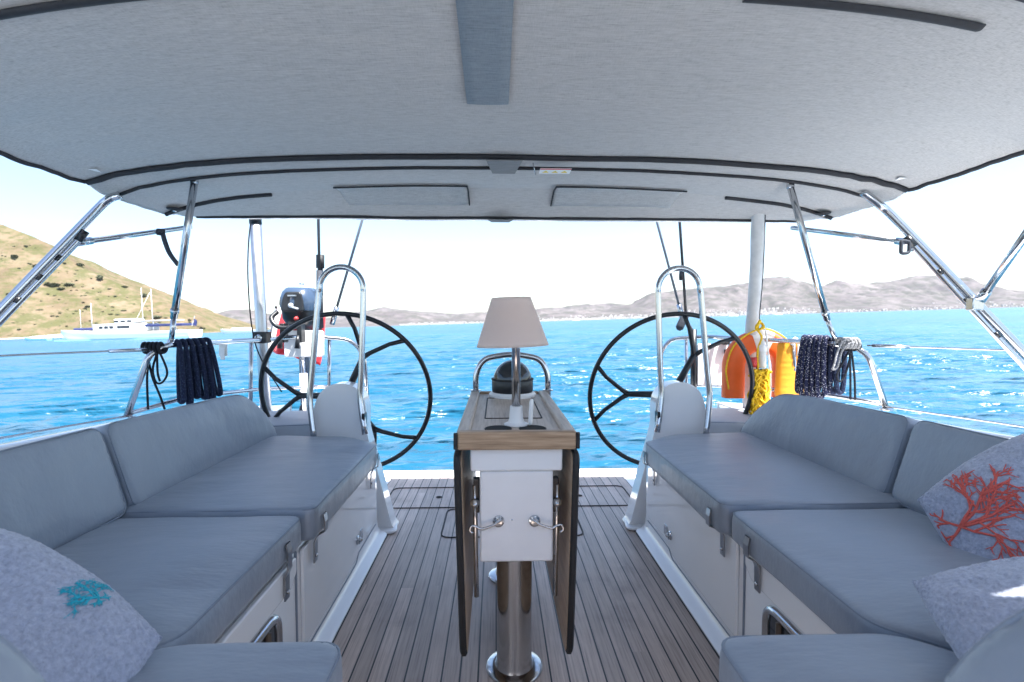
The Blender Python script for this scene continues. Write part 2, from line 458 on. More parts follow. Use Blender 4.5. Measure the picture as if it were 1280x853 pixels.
    b = MB().grid(P); b.f.append(tuple(4*7+i for i in range(7)))
    b.build('hull_side', M['gelcoat'], yacht, smooth=True, auto=40)
    # quarter: helm seat base
    poly = fillet([(.93,2.60),(1.50,2.50),(1.80,2.50),(1.80,3.44),(1.06,3.44),(.99,3.1)], .05)
    MB().prism(poly, (0,0,-.02), (s,0,0), (0,1,0), (0,0,1), .455).build('helm_seat_base', M['gelcoat'], yacht, bevel=.02)
    MB().prism(fillet([(1.49,2.505),(1.86,2.505),(1.84,3.44),(1.49,3.44)],.02), (0,0,.436), (s,0,0), (0,1,0), (0,0,1), .03).build('quarter_deck', M['gelcoat'], yacht, bevel=.008)
    # bench end down to the floor beside the pedestal
    MB().prism(fillet([(.70,2.36),(1.33,2.36),(1.33,2.62),(.88,2.62)], .04), (0,0,-.02), (s,0,0), (0,1,0), (0,0,1), .40).build('bench_end', M['gelcoat'], yacht, bevel=.015)
# cabin bulkhead with open companionway (forward of the viewer)
for x0, x1 in ((-1.45,-.36),(.36,1.45)):
    MB().box((x0,-.72,-.02),(x1,-.64,1.05)).build('cabin_bulkhead', M['gelcoat'], yacht, bevel=.02)
MB().box((-1.45,-3.0,1.05),(1.45,-.64,1.10)).build('coachroof', M['gelcoat'], yacht, bevel=.03)
cb = MB(); cb.box((-1.2,-2.6,-.9),(1.2,-.74,1.04)); cb.f = [f for f in cb.f if set(f) != {2,3,7,6}]
cb.build('cabin_interior', M['wood_in'], yacht)
for k in range(3): MB().box((-.3,-1.0+.12*k,-.72+.26*k),(.3,-.80+.12*k,-.69+.26*k)).build('companionway_step', M['wood_leaf'], yacht, bevel=.004)

# ------------------------------------------------------------------ cushions
def soft(o, vox=.011, disp=.007, size=.22, smooth_it=2):
    r = o.modifiers.new('remesh', 'REMESH'); r.mode = 'VOXEL'; r.voxel_size = vox; r.use_smooth_shade = True
    sm = o.modifiers.new('smooth', 'SMOOTH'); sm.iterations = smooth_it; sm.factor = .5
    tx = bpy.data.textures.new('cloth_wrinkle', 'CLOUDS'); tx.noise_scale = size; tx.noise_depth = 2
    d = o.modifiers.new('wrinkle', 'DISPLACE'); d.texture = tx; d.strength = disp; d.mid_level = .5; d.texture_coords = 'GLOBAL'
def cushion(name, label, cat, poly, o, u, v, n, t, fr=.04, group=None, dome=.012, m=None, seam=True):
    o, u, v, n = Vector(o), Vector(u), Vector(v), Vector(n)
    pl = fillet(poly, fr, 6)
    cx = sum(p[0] for p in pl)/len(pl); cy = sum(p[1] for p in pl)/len(pl)
    base = o + u*cx + v*cy
    root = thing(name, label, cat, base, group)
    rings = []
    e = .012
    for hh, ins in ((0,e),(e*.3,e*.3),(e,0),(t-e,0),(t-e*.3,e*.3),(t,e)):
        ring = []
        for p in pl:
            d = Vector((cx-p[0], cy-p[1])); q = Vector(p) + (d.normalized()*ins if d.length else d)
            ring.append(o+u*q.x+v*q.y+n*hh)
        rings.append(ring)
    c = MB(); P = [list(r)+[r[0]] for r in rings]
    c.grid(P); k = len(pl)+1
    for lvl, hh, dm in ((0, 0, 0), (5, t, dome)):
        b0 = lvl*k; ctr = len(c.v); c.v.append(o+u*cx+v*cy+n*(hh+dm))
        # inner ring for a gentle crown
        inner = []
        for i in range(len(pl)):
            q = Vector((pl[i][0]*.55+cx*.45, pl[i][1]*.55+cy*.45)); inner.append(len(c.v)); c.v.append(o+u*q.x+v*q.y+n*(hh+dm*.85))
        for i in range(len(pl)):
            j = (i+1) % len(pl)
            c.f.append((b0+i, b0+i+1, inner[j], inner[i])); c.f.append((inner[i], inner[j], ctr))
    cov = c.build('cover', m or M['vinyl'], root, smooth=True)
    bm = bmesh.new(); bm.from_mesh(cov.data); bmesh.ops.remove_doubles(bm, verts=bm.verts, dist=1e-5); bmesh.ops.recalc_face_normals(bm, faces=bm.faces); bm.to_mesh(cov.data); bm.free()
    soft(cov)
    if seam:
        ring = []
        for p in pl:
            d = Vector((cx-p[0], cy-p[1])); q = Vector(p)+d.normalized()*.006
            ring.append(o+u*q.x+v*q.y+n*(t-.006))
        MB().tube(ring, .0026, 6, closed=True).build('piping', M['vinyl_seam'], root, smooth=True)
    return root
X3, Y3, Z3 = (1,0,0), (0,1,0), (0,0,1)
SB, ST = .392, .09
side_txt = {-1: 'left', 1: 'right'}
def seat(s, poly, label, grp, fr=.035, z=SB, t=ST):
    if label.startswith('long'): t = ST+.012
    return cushion('seat_cushion', label, 'seat cushion', poly, (0,0,z), (s,0,0), Y3, Z3, t, fr, grp)
G_SEAT = 'grey seat cushions on the cockpit benches'; G_BACK = 'grey backrest cushions along the coamings'
seat(-1, [(.615,1.455),(1.215,1.455),(1.20,2.43),(.80,2.40),(.615,2.25)], 'long grey seat cushion in front of the wheel beside the flag and outboard', G_SEAT)
seat(1,  [(.600,1.455),(1.215,1.455),(1.20,2.43),(.80,2.40),(.600,2.25)], 'long grey seat cushion in front of the wheel beside the orange lifebuoy', G_SEAT)
seat(-1, [(.640,.885),(.92,.62),(1.24,.50),(1.24,1.445),(.640,1.445)], 'wide grey seat cushion between the turquoise coral pillow and the long cushion', G_SEAT)
seat(1,  [(.615,.885),(.92,.62),(1.24,.50),(1.24,1.445),(.615,1.445)], 'wide grey seat cushion below the red coral pillow', G_SEAT)
seat(-1, [(.345,.25),(1.2,.25),(1.2,.49),(.91,.60),(.66,.868),(.34,.868)], 'near grey corner cushion with rounded front, beside the turquoise coral pillow', G_SEAT, .05)
seat(1,  [(.305,.25),(1.2,.25),(1.2,.49),(.91,.60),(.64,.86),(.305,.86)], 'near grey corner cushion with rounded front, below the sunlit towelling pillow', G_SEAT, .05)
def back(s, poly, label, xb=1.155, tilt=.30, fr=.04, t=.085):
    v = Vector((s*math.sin(tilt), 0, math.cos(tilt))); n = Vector((-s*math.cos(tilt), 0, math.sin(tilt)))
    o = Vector((s*(xb+t*.9), 0, SB+ST-.022))
    return cushion('backrest_cushion', label, 'backrest cushion', poly, o, Y3, v, n, t, fr, G_BACK, dome=.010)
back(-1, [(1.49,0),(2.47,0),(2.42,.13),(2.28,.248),(2.05,.262),(1.49,.268)], 'grey backrest cushion with sloped end below the navy rope coil', fr=[.03,.03,.07,.12,.08,.03])
back(1,  [(1.52,0),(2.47,0),(2.40,.12),(2.24,.245),(2.05,.262),(1.52,.268)], 'grey backrest cushion with sloped end below the white flecked rope coil', fr=[.03,.03,.07,.12,.08,.03])
back(-1, [(.42,0),(1.475,0),(1.475,.268),(.42,.275)], 'square ended grey backrest cushion behind the turquoise coral pillow')
back(1,  [(.42,0),(1.505,0),(1.505,.268),(.42,.275)], 'square ended grey backrest cushion behind the red coral pillow')
# forward backrests against the bulkhead corner (very near the viewer)
cushion('backrest_cushion', 'blurred grey backrest corner at the edge beside the sunlit towelling pillow', 'backrest cushion',
        [(.27,0),(1.1,0),(1.1,.368),(.46,.368),(.325,.338),(.265,.27)], (0,.33,.480), X3, (0,-.10,.99), (0,1,.10), .075, [.04,.04,.04,.1,.06,.05], G_BACK)
cushion('backrest_cushion', 'blurred grey backrest corner at the edge beside the turquoise coral pillow', 'backrest cushion',
        [(.395,0),(1.1,0),(1.1,.385),(.62,.385),(.47,.36),(.405,.29)], (0,.33,.480), (-1,0,0), (0,-.10,.99), (0,1,.10), .075, [.04,.04,.04,.1,.06,.05], G_BACK)
# helm seat pads
for s, lab in ((-1, 'small pale grey helm seat pad behind the wheel, beside the outboard motor'), (1, 'small pale grey helm seat pad behind the wheel, below the orange lifebuoy')):
    cushion('helm_seat_cushion', lab, 'seat cushion', [(.97,2.62),(1.42,2.54),(1.60,2.58),(1.60,3.02),(1.08,3.02),(1.00,2.9)], (0,0,.437), (s,0,0), Y3, Z3, .075, .06, 'helm seat pads', m=M['helm_vinyl'])

# ------------------------------------------------------------------ towelling pillows with coral embroidery
def pillow(label, centre, ux, uy, size, thick, seed, coral=None, cuv=(0,0), cscale=1.0, crot=0, cmat=None, fold=.012):
    ux, uy = Vector(ux).normalized(), Vector(uy).normalized(); un = ux.cross(uy).normalized(); uy = un.cross(ux)
    c = Vector(centre); n = 150; rnd = Vector((seed*3.1, seed*1.7, seed))
    h = size/2
    def surf(a, b_, side, lift=0):
        q = max(abs(a), abs(b_)); rr_ = math.hypot(a, b_)
        k = 1 if rr_ < 1e-6 else (.42*q/rr_+.58)          # corners drawn in, sides full
        x, y = a*h*k, b_*h*k
        e = max(0, (1-abs(a)**2.6))*max(0, (1-abs(b_)**2.6))
        z = side*thick*.5*(e**.5)
        p = c + ux*x + uy*y
        fo = noise.noise(Vector((x*4.2, y*7.5, side*.3))+rnd)*fold*2 + noise.noise(Vector((x*13, y*9, side))+rnd)*fold*.7
        return p + un*(z + fo*min(1, e*3+.25) + lift*side), e
    rings = []
    b = MB()
    for side in (1, -1):
        P = []
        for i in range(n+1):
            row = []
            for j in range(n+1):
                a, q = math.sin((i/n-.5)*PI*.999), math.sin((j/n-.5)*PI*.999)
                p, e = surf(a, q, side)
                # terry loops
                t = noise.noise(p*190+rnd)*.0030 + noise.noise(p*420)*.0016
                row.append(p+un*side*t + (ux*noise.noise(p*230+Vector((5,0,0))) + uy*noise.noise(p*230+Vector((0,7,0))))*.0016)
            P.append(row)
        b.grid(P)
    base = (c.x, c.y, min(v.z for v in b.v))
    root = thing('pillow', label, 'pillow', base, 'blue grey towelling pillows')
    o = b.build('pillow_cover', M['terry'], root, smooth=True)
    bm = bmesh.new(); bm.from_mesh(o.data); bmesh.ops.remove_doubles(bm, verts=bm.verts, dist=1e-4); bm.normal_update(); bm.to_mesh(o.data); bm.free()
    if coral:
        rr = random.Random(coral); tb = MB()
        def branch(x, y, ang, ln, r, depth):
            pts = [(x, y)]; steps = 6; a = ang
            for _ in range(steps):
                a += rr.uniform(-.22, .22); x += math.cos(a)*ln/steps; y += math.sin(a)*ln/steps; pts.append((x, y))
            path = []
            for px_, py_ in pts:
                A = cuv[0]+px_*cscale; B = cuv[1]+py_*cscale
                p, _ = surf(max(-.97, min(.97, A)), max(-.97, min(.97, B)), 1, .0025); path.append(p)
            tb.tube(path, [r*(1-.35*i/steps) for i in range(steps+1)], 6)
            if depth > 0:
                for k in range(rr.choice((2,2,3)) if depth > 1 else 2):
                    t = rr.uniform(.35, 1.0); q = pts[int(t*steps)]
                    sgn = 1 if k % 2 else -1
                    branch(q[0], q[1], a + sgn*rr.uniform(.35,.85), ln*rr.uniform(.55,.78), r*.78, depth-1)
        q0 = .0034*min(1, cscale*1.35)
        for da, ll in ((-.80,.30),(-.30,.38),(.15,.44),(.55,.40),(.95,.26)):
            branch(0, 0, crot+da, ll, q0, 4)
        branch(0, 0, crot+PI*.8, .16, q0, 2); branch(0, 0, crot-PI*.7, .18, q0, 2)
        tb.build('coral_embroidery', cmat, root, smooth=True)
    return root
def pframe(n, roll):
    n = Vector(n).normalized(); u = Vector((0,0,1)).cross(n).normalized(); v = n.cross(u)
    return u*math.cos(roll)+v*math.sin(roll), v*math.cos(roll)-u*math.sin(roll)
uu, vv = pframe((-.64,-.70,.32), .72)
pillow('towelling pillow with red coral embroidery leaning on the backrest', W(1352,672,Y=1.05), uu, vv, .46, .15, 3, coral=11, cuv=(-.80,.52), cscale=1.25, crot=-.12, cmat=M['coral_red'])
uu, vv = pframe((-.14,-.30,.94), .34)
pillow('sunlit towelling pillow in front of the near right backrest corner', (.85,.635,.535), uu, vv, .46, .16, 8)
uu, vv = pframe((.30,-.45,.80), .75)
pillow('towelling pillow with turquoise coral embroidery in the near left corner', W(-172,900,Y=.66), uu, vv, .52, .19, 5, coral=23, cuv=(.87,-.50), cscale=.34, crot=PI/2+.15, cmat=M['coral_blue'])

# ------------------------------------------------------------------ table
tb = thing('cockpit_table', 'folding teak cockpit table with white box and two hanging leaves', 'table', (0,1.67,0))
TX, TY0, TY1, TZ = .158, 1.27, 2.07, .752
def board(name, lo, hi, m, bev=.004, par=tb): return MB().box(lo, hi).build(name, m, par, bevel=bev)
board('table_top', (-TX+.034,TY0+.028,TZ-.03), (TX-.034,TY1-.02,TZ-.008), M['wood_y'], .002)
board('fiddle', (-TX,TY0+.006,TZ-.04), (-TX+.035,TY1,TZ+.004), M['wood_y'], .006)
board('fiddle', (TX-.035,TY0+.006,TZ-.04), (TX,TY1,TZ+.004), M['wood_y'], .006)
board('front_rail', (-TX+.004,TY0,TZ-.042), (TX-.004,TY0+.03,TZ+.006), M['wood_x'], .006)
board('rear_rail', (-TX+.036,TY1-.022,TZ-.04), (TX-.036,TY1,TZ+.002), M['wood_x'], .005)
for s in (-1, 1):
    board('corner_strip', (min(s*(TX-.004),s*(TX+.006)),TY0+.001,TZ-.040), (max(s*(TX-.004),s*(TX+.006)),TY0+.010,TZ+.003), M['rubber'], .002)
lid = fillet([(-.088,1.52),(.088,1.52),(.088,1.93),(-.088,1.93)], .006)
MB().tube([(x,y,TZ-.0075) for x, y in lid], .0022, 6, closed=True).build('lid_groove', M['rubber'], tb)
for x in (-.048, .048):
    MB().lathe([(.0,.0),(.036,.0),(.036,.0012),(.0,.0013)], (x,1.372,TZ-.0078), 32).build('cup_holder', M['hole'], tb)
    MB().tube([(x+.0372*math.cos(a), 1.372+.0372*math.sin(a), TZ-.0072) for a in [2*PI*k/32 for k in range(32)]], .0016, 6, closed=True).build('cup_rim', M['rubber'], tb)
board('apron', (-.122,1.295,TZ-.105), (.122,2.04,TZ-.043), M['gelcoat'], .006)
bx = board('table_box', (-.098,1.302,.400), (.098,2.0,TZ-.106), M['white_plastic'], .006)
for y in (1.46, 2.00):
    MB().lathe([(.085,0),(.085,.006),(.080,.010),(.058,.014),(.0525,.03),(.0525,.399)], (0,y,.0005), 40).build('pedestal', M['steel'], tb, smooth=True, auto=30)
for s in (-1, 1):
    lf = thing  # leaf hangs from a hinge at the table edge, spreading a little at the foot
    q = fillet([(1.275,.02),(2.05,.02),(2.05,.565),(1.275,.565)], [.03,.03,.05,.05], 6)   # (y, drop)
    o = Vector((s*(TX-.012),0,TZ-.035)); dv = Vector((-s*.028,0,-1)).normalized(); n = Vector((s,0,-s*0.028*s)).normalized()
    leaf = MB().prism(q, o, Y3, dv, n*1, .020).build('table_leaf', M['wood_leaf'], tb, bevel=.003)
    ed = MB().tube([o+Vector((0,1,0))*y+dv*d+n*.010 for y, d in q], .0092, 6, closed=True, flat=1)
    ed.build('edge_trim', M['rubber'], leaf)
    # support stay, pivot knob and hook with its eye
    MB().tube(bent([(s*.112,1.33,.60),(s*.110,1.33,.46),(s*.108,1.335,.29)], .05), .0065, 10).build('support_stay', M['steel'], tb, smooth=True)
    MB().box((min(s*.099,s*.116),1.325,.525),(max(s*.099,s*.116),1.345,.62)).build('stay_bracket', M['black'], tb, bevel=.003)
    MB().lathe([(0,0),(.011,.0),(.013,.006),(.011,.014),(0,.016)], (s*.112,1.325,.555), 16, M4=Matrix.Rotation(PI/2, 4, 'X')).build('pivot_knob', M['steel'], tb, smooth=True)
    MB().lathe([(0,0),(.016,0),(.015,.004),(.009,.006),(.009,.012),(0,.013)], (s*.048,1.301,.512), 18, M4=Matrix.Rotation(PI/2, 4, 'X')).build('hook_eye', M['steel'], tb, smooth=True, auto=30)
    hk = bent([(s*.045,1.286,.522),(s*.056,1.284,.510),(s*.094,1.282,.498),(s*.106,1.284,.506),(s*.120,1.286,.508),(s*.124,1.286,.492),(s*.114,1.286,.486)], .008, 4)
    MB().tube(hk, .0034, 8).build('hook', M['steel'], tb, smooth=True)
MB().lathe([(0,0),(.0022,0),(0,.001)], (-.012,1.3015,.515), 8, M4=Matrix.Rotation(PI/2, 4, 'X')).build('screw', M['steel'], tb)
# grab rail behind the compass
gr = MB(); gp = bent([(x+.012, y, z) for x, y, z in [(-.150,2.055,TZ-.02),(-.150,2.058,.83),(-.118,2.060,.89),(0,2.062,.912),(.118,2.060,.89),(.150,2.058,.83),(.150,2.055,TZ-.02)]], .06, 6)
gr.tube(gp, .0125, 12).build('grab_rail', M['steel'], tb, smooth=True)
for s in (-1, 1):
    MB().lathe([(.022,0),(.022,.004),(.0,.006)], (s*.150+.012,2.055,TZ+.005), 16).build('rail_foot', M['steel'], tb, smooth=True, auto=30)

cp = thing('steering_compass', 'black domed steering compass on white ring at the rear of the table', 'compass', (0,1.985,TZ-.008))
MB().lathe([(.0,0),(.092,0),(.094,.010),(.086,.018),(.0,.019)], (0,1.985,TZ-.007), 36).build('base_ring', M['white_plastic'], cp, smooth=True, auto=35)
MB().lathe([(.078*math.cos(a), .045+.078*math.sin(a)*1.06) for a in [i/14*PI/2 for i in range(14)]][::1] + [(0.001,.128)], (0,1.985,TZ+.010), 36).build('dome', M['glass_dark'], cp, smooth=True)
MB().lathe([(.080,.0),(.083,.01),(.083,.045),(.080,.052),(.0,.052)], (0,1.985,TZ+.010), 36).build('housing', M['black'], cp, smooth=True, auto=40)
MB().tube([(.0815*math.cos(a), 1.985+.0815*math.sin(a), TZ+.062) for a in [2*PI*k/40 for k in range(40)]], .004, 8, closed=True).build('bezel', M['rubber'], cp, smooth=True)

# table lamp
LX, LY, LZ = -.022, 1.42, TZ-.007
lp = thing('table_lamp', 'white cone shaded table lamp on a steel stem', 'lamp', (LX,LY,LZ))
MB().lathe([(0,0),(.034,0),(.035,.004),(.024,.009),(.020,.020),(.018,.055),(.0,.056)], (LX,LY,LZ), 28).build('lamp_base', M['white_plastic'], lp, smooth=True, auto=40)
MB().tube([(LX,LY,LZ+.05),(LX-.001,LY,LZ+.26),(LX-.006,LY,LZ+.335)], .0125, 16).build('stem', M['steel'], lp, smooth=True)
fl = fillet([(-.018,0),(.018,0),(.014,.075),(-.014,.075)], .014, 6)
MB().prism(fl, (LX+.036,LY-.012,LZ+.002), (.25,.97,0), (0.05,0,1), (1,0,0), .008).build('folded_clip', M['white_plastic'], lp, bevel=.003)
tilt = Matrix.Rotation(math.radians(-2.0), 4, 'Y')
sp = []
R0, R1, H = .1035, .056, .138
b = MB(); seg = 56
prof = [(R0+(R1-R0)*t, H*t) for t in [i/12 for i in range(13)]]
P = []
for r, h in prof: P.append([tuple(Vector((LX-.010,LY,LZ+.228)) + tilt @ Vector((r*math.cos(2*PI*k/seg), r*math.sin(2*PI*k/seg), h))) for k in range(seg+1)])
b.grid(P); so = b.build('lamp_shade', M['shade'], lp, smooth=True)
sd = so.modifiers.new('thickness', 'SOLIDIFY'); sd.thickness = .0015
for k in range(3):
    a = 2*PI*k/3+.5; c = Vector((LX-.012,LY,LZ+.34))
    MB().tube([c, c+tilt@Vector((.06*math.cos(a), .06*math.sin(a), .012))], .002, 6).build('shade_spider', M['steel'], lp)

# ------------------------------------------------------------------ helm pedestals, rails and wheels
for s in (-1, 1):
    who = 'flag and outboard side' if s < 0 else 'orange lifebuoy side'
    pd = thing('helm_pedestal', 'white helm pedestal with steel hoop and black steering wheel, %s' % who, 'helm', (s*.75,2.5,0), 'helm pedestals')
    # upright slab: outline seen from forward, in (x inboard to outboard, z)
    Pg = [(.575,0.0),(.60,.028),(.655,.25),(.700,.42),(.725,.52),(.722,.62),(.735,.68),(.775,.725),(.83,.742),(.895,.735),(.945,.70),(.972,.64),(.985,.55),(.985,.38),(.86,.20),(.80,.0)]
    Pg = fillet(Pg, .03, 3)
    MB().prism(Pg, (0,2.455,0), (s,0,0), Z3, Y3, .10).build('console', M['gelcoat'], pd, bevel=.028, bseg=4)
    MB().prism(fillet([(.565,2.41),(.80,2.41),(.80,2.60),(.60,2.60)],.05), (0,0,.002), (s,0,0), Y3, Z3, .016).build('foot_plate', M['gelcoat'], pd, bevel=.008)
    # throttle or display pod on the wheel side
    MB().lathe([(0,0),(.05,0),(.05,.03),(.035,.05),(.025,.10),(.025,.17),(0,.17)], (s*.865,2.555,.635), 24, M4=Matrix.Rotation(-PI/2, 4, 'X')).build('wheel_shaft', M['black'], pd, smooth=True, auto=35)
    yh = 2.43
    pts = [(.935,yh,.47),(.985,yh+.02,.72),(.955,yh+.02,1.10),(.935,yh+.02,1.215)]
    arch = [(.832+.105*math.cos(t), yh+.02, 1.205+.105*math.sin(t)) for t in [PI*k/14 for k in range(15)]]
    path = [(.955,yh-.03,.47),(.985,yh,.66),(.975,yh+.01,.80),(.945,yh+.02,1.15)] + arch + [(.728,yh+.02,1.15),(.738,yh+.01,.80),(.742,yh,.66),(.712,yh-.03,.50)]
    path = [(s*x, y, z) for x, y, z in path]
    hp = smooth_path(path, 4)
    MB().tube(hp, .0145, 14).build('grab_hoop', M['steel'], pd, smooth=True)
    MB().box((min(s*.715,s*.73),yh-.03,.54),(max(s*.715,s*.73),yh+.02,.60)).build('hoop_clamp', M['black'], pd, bevel=.004)
    
    C0 = Vector((s*.895,2.72,.645)); R = .455; ti = math.radians(14)
    e1 = Vector((1,0,0)); e2 = Vector((0,-math.sin(ti)*1.0,math.cos(ti)))
    def wp(a, r, lift=0): return C0 + (e1*math.cos(a)+e2*math.sin(a))*r + e1.cross(e2)*lift
    wl = MB().tube([wp(2*PI*k/96, R) for k in range(96)], .0130, 12, closed=True).build('steering_wheel', M['black'], pd, smooth=True)
    MB().lathe([(0,-.02),(.045,-.02),(.05,0),(.045,.02),(.02,.028),(0,.028)], C0, 24, M4=Matrix.Rotation(PI/2-ti*0, 4, 'X')).build('hub', M['black'], wl, smooth=True, auto=40)
    rot = PI if s < 0 else PI
    for k in range(3):
        a = rot + k*2*PI/3 + (math.radians(6) if s > 0 else math.radians(4))*(1 if k else 0)
        y_ = MB()
        y_.tube([wp(a,.03,.012), wp(a,R*.30,.010), wp(a,R*.56,.004)], [.021,.018,.0155], 10)
        for d in (-.36, .36):
            y_.tube([wp(a,R*.53,.004), wp(a+d*.25,R*.62,.003), wp(a+d*.72,R*.84,.001), wp(a+d,R*.985)], [.0150,.0125,.0115,.0125], 10)
        y_.build('spoke', M['black'], wl, smooth=True)

# ------------------------------------------------------------------ bimini
XC, XA = -.03, 1.70
def lerp_tab(t, tab):
    if t <= tab[0][0]: return tab[0][1]
    for (a, va), (b_, vb) in zip(tab, tab[1:]):
        if t <= b_:
            u = (t-a)/(b_-a); return va+(vb-va)*u
    return tab[-1][1]
CT = [(-.4,1.79),(.3,1.80),(1.13,1.785),(1.6,1.752),(2.07,1.728),(2.2,1.722),(2.54,1.722),(2.66,1.685),(2.8,1.617)]
DT = [(-.4,.34),(.3,.34),(1.13,.35),(1.6,.145),(2.07,.124),(2.2,.142),(2.54,.142),(2.68,.07),(2.8,-.004)]
def bz(x, y):
    u = min(1.05, abs((x-XC)/XA))
    sag = 0
    for a, b_ in ((.3,1.09),(1.09,2.07),(2.2,2.54)):
        if a < y < b_: sag = .012*math.sin(PI*(y-a)/(b_-a))*(1-u**4)*(1 if b_ > 2.1 or a < 1.5 else 1)
    if 2.07 < y < 2.2: sag = .008*math.sin(PI*(y-2.07)/.13)
    edge = max(0, u-.72)/.28
    w = noise.noise(Vector((x*9, y*16, 3)))*.006*edge + (noise.noise(Vector((x*22+y*9, y*5, 8)))*.009*edge if 2.05 < y < 2.24 else 0) + noise.noise(Vector((x*2, y*3, 1)))*.004
    return lerp_tab(y, CT) - lerp_tab(y, DT)*(.75*u**3+.25*u**12) - sag + w
bi = thing('bimini', 'grey canvas bimini awning over the whole cockpit', 'awning', (XC,1.5,1.6))
P = []
ys = sorted(set([.42+i*.025 for i in range(96)]+[2.07,2.2,2.54,2.8]))
for y in ys:
    P.append([(XC-XA+2*XA*j/180, y, bz(XC-XA+2*XA*j/180, y)) for j in range(181)])
o = MB().grid(P).build('canopy', M['canvas'], bi, smooth=True)
sd = o.modifiers.new('thickness', 'SOLIDIFY'); sd.thickness = .003; sd.offset = 0
def on(x, y, d=.0): return (x, y, bz(x, y)-d)
def rib(name, y, x0, x1, r, m, d=.008, n=70, flat=None):
    jog = lambda x: .005*noise.noise(Vector((x*4, y*9, 0)))+.004*noise.noise(Vector((x*13, y*9, 4)))
    return MB().tube([(x, y+jog(x), bz(x, y)-d) for x in [x0+(x1-x0)*i/n for i in range(n+1)]], r, 8, flat=flat).build(name, m, bi, smooth=True)
rib('frame_pocket', 2.07, XC-XA+.01, XC+XA-.01, .0125, M['piping'])
rib('frame_pocket', 2.20, XC-XA+.03, XC+XA-.03, .0075, M['piping'])
rib('frame_pocket', 2.54, XC-XA+.01, -1.20, .0105, M['piping'])
rib('frame_pocket', 2.54, 1.10, XC+XA-.01, .0105, M['piping'])
rib('frame_pocket', 2.782, XC-XA+.02, XC+XA-.02, .0085, M['piping'], .004)
rib('rear_hem', 2.803, XC-XA, XC+XA, .008, M['canvas_flap'], 0)
for s in (-1, 1):
    x = XC+s*XA
    MB().tube([(x, y, bz(x, y)) for y in ys if y < 2.08], .0105, 8).build('side_binding', M['piping'], bi, smooth=True)
    MB().tube([(x, y, bz(x, y)) for y in ys if y > 2.06], .0035, 8).build('side_hem', M['canvas_flap'], bi, smooth=True)
# zip strips at the forward panel
def strip(name, x0, x1, y, w, m, d=.006, n=40):
    R_ = []
    for i in range(n+1):
        xx = x0+(x1-x0)*i/n; R_.append([(xx, y-w, bz(xx,y-w)-d), (xx, y-w*.2, bz(xx,y)-d-.004), (xx, y+w*.2, bz(xx,y)-d-.004), (xx, y+w, bz(xx,y+w)-d)])
    q = MB().grid(R_).build(name, m, bi, smooth=True)
    t_ = q.modifiers.new('thickness', 'SOLIDIFY'); t_.thickness = .004
    return q
strip('zip', -1.20, -.66, 1.125, .011, M['piping']); strip('zip', .48, 1.03, 1.125, .011, M['piping'])
MB().tube([on(-.66+1.14*i/30, 1.125, .003) for i in range(31)], .003, 6).build('seam', M['canvas_flap'], bi)
MB().tube([on(.70+.6*i/24, 1.0+.06*i/24, .004) for i in range(25)], .0045, 6).build('seam', M['strap'], bi)
# centre patch of darker cloth
R_ = []
for i in range(31):
    y = .44+1.16*i/30; hw = .066
    R_.append([(-.105+hw*t, y, bz(-.105, y)-.007) for t in (-1,-.5,0,.5,1)])
R_.append([(-.105+.06*t, 1.606-.004*t*t, bz(-.105,1.6)-.007) for t in (-1,-.5,0,.5,1)])
q = MB().grid(R_).build('reinforcing_patch', M['canvas_dark'], bi, smooth=True); t_ = q.modifiers.new('t', 'SOLIDIFY'); t_.thickness = .002
# centre tabs over the ribs
MB().prism([(-.075,2.045),(.075,2.045),(.05,2.225),(-.05,2.225)], (-.045,0,bz(0,2.1)-.024), X3, Y3, Z3, .004).build('velcro_tab', M['canvas_tab'], bi, bevel=.001)
MB().prism([(-.07,2.745),(.07,2.745),(.05,2.81),(-.05,2.81)], (-.055,0,bz(0,2.8)-.016), X3, Y3, Z3, .004).build('velcro_tab', M['canvas_tab'], bi, bevel=.001)
# rear window flaps
for x0, x1 in ((-.86,-.22),(.215,.86)):
    R_ = []
    for i in range(31):
        xx = x0+(x1-x0)*i/30
        R_.append([(xx+(.02 if (i in (0,30)) else 0)*0, y, bz(xx, y)-.006-.003*math.sin(PI*(k/8))+.004*noise.noise(Vector((xx*9,y*20,2)))) for k, y in enumerate([2.44+.24*k/8 for k in range(9)])])
    fl_ = MB().grid(R_).build('window_flap', M['canvas_flap'], bi, smooth=True); t_ = fl_.modifiers.new('t', 'SOLIDIFY'); t_.thickness = .002
    MB().tube([on(x0+(x1-x0)*i/20, 2.435, .012) for i in range(21)], .0042, 6).build('flap_zip', M['piping'], fl_)
    xi = x1 if x0 < 0 else x0
    MB().tube([on(xi, 2.435+.24*i/10, .012) for i in range(11)], .0042, 6).build('flap_zip', M['piping'], fl_)
# warning sticker with three triangles
sx0 = W(694, 206, Y=2.13)
stk = MB().box((sx0.x-.066,2.098,sx0.z-.028),(sx0.x+.066,2.166,sx0.z-.025)).build('warning_sticker', M['flagwhite'], bi)
MB().box((sx0.x-.066,2.094,sx0.z-.0290),(sx0.x+.066,2.107,sx0.z-.0282)).build('sticker_stripe', M['sticker_red'], stk)
for k in (-1, 0, 1):
    MB().prism([(-.014,.012),(.014,.012),(0,-.016)], (sx0.x+k*.04,2.137,sx0.z-.0290), X3, Y3, Z3, .0008).build('warning_triangle', M['sticker_yellow'], stk)
ck = on(-.045+.12, 2.09, .02)
MB().tube(smooth_path([ck, (ck[0]+.006, ck[1], ck[2]-.025), (ck[0]+.012, ck[1]+.01, ck[2]-.045)], 5), .0022, 6).build('zip_pull', M['steel'], bi)
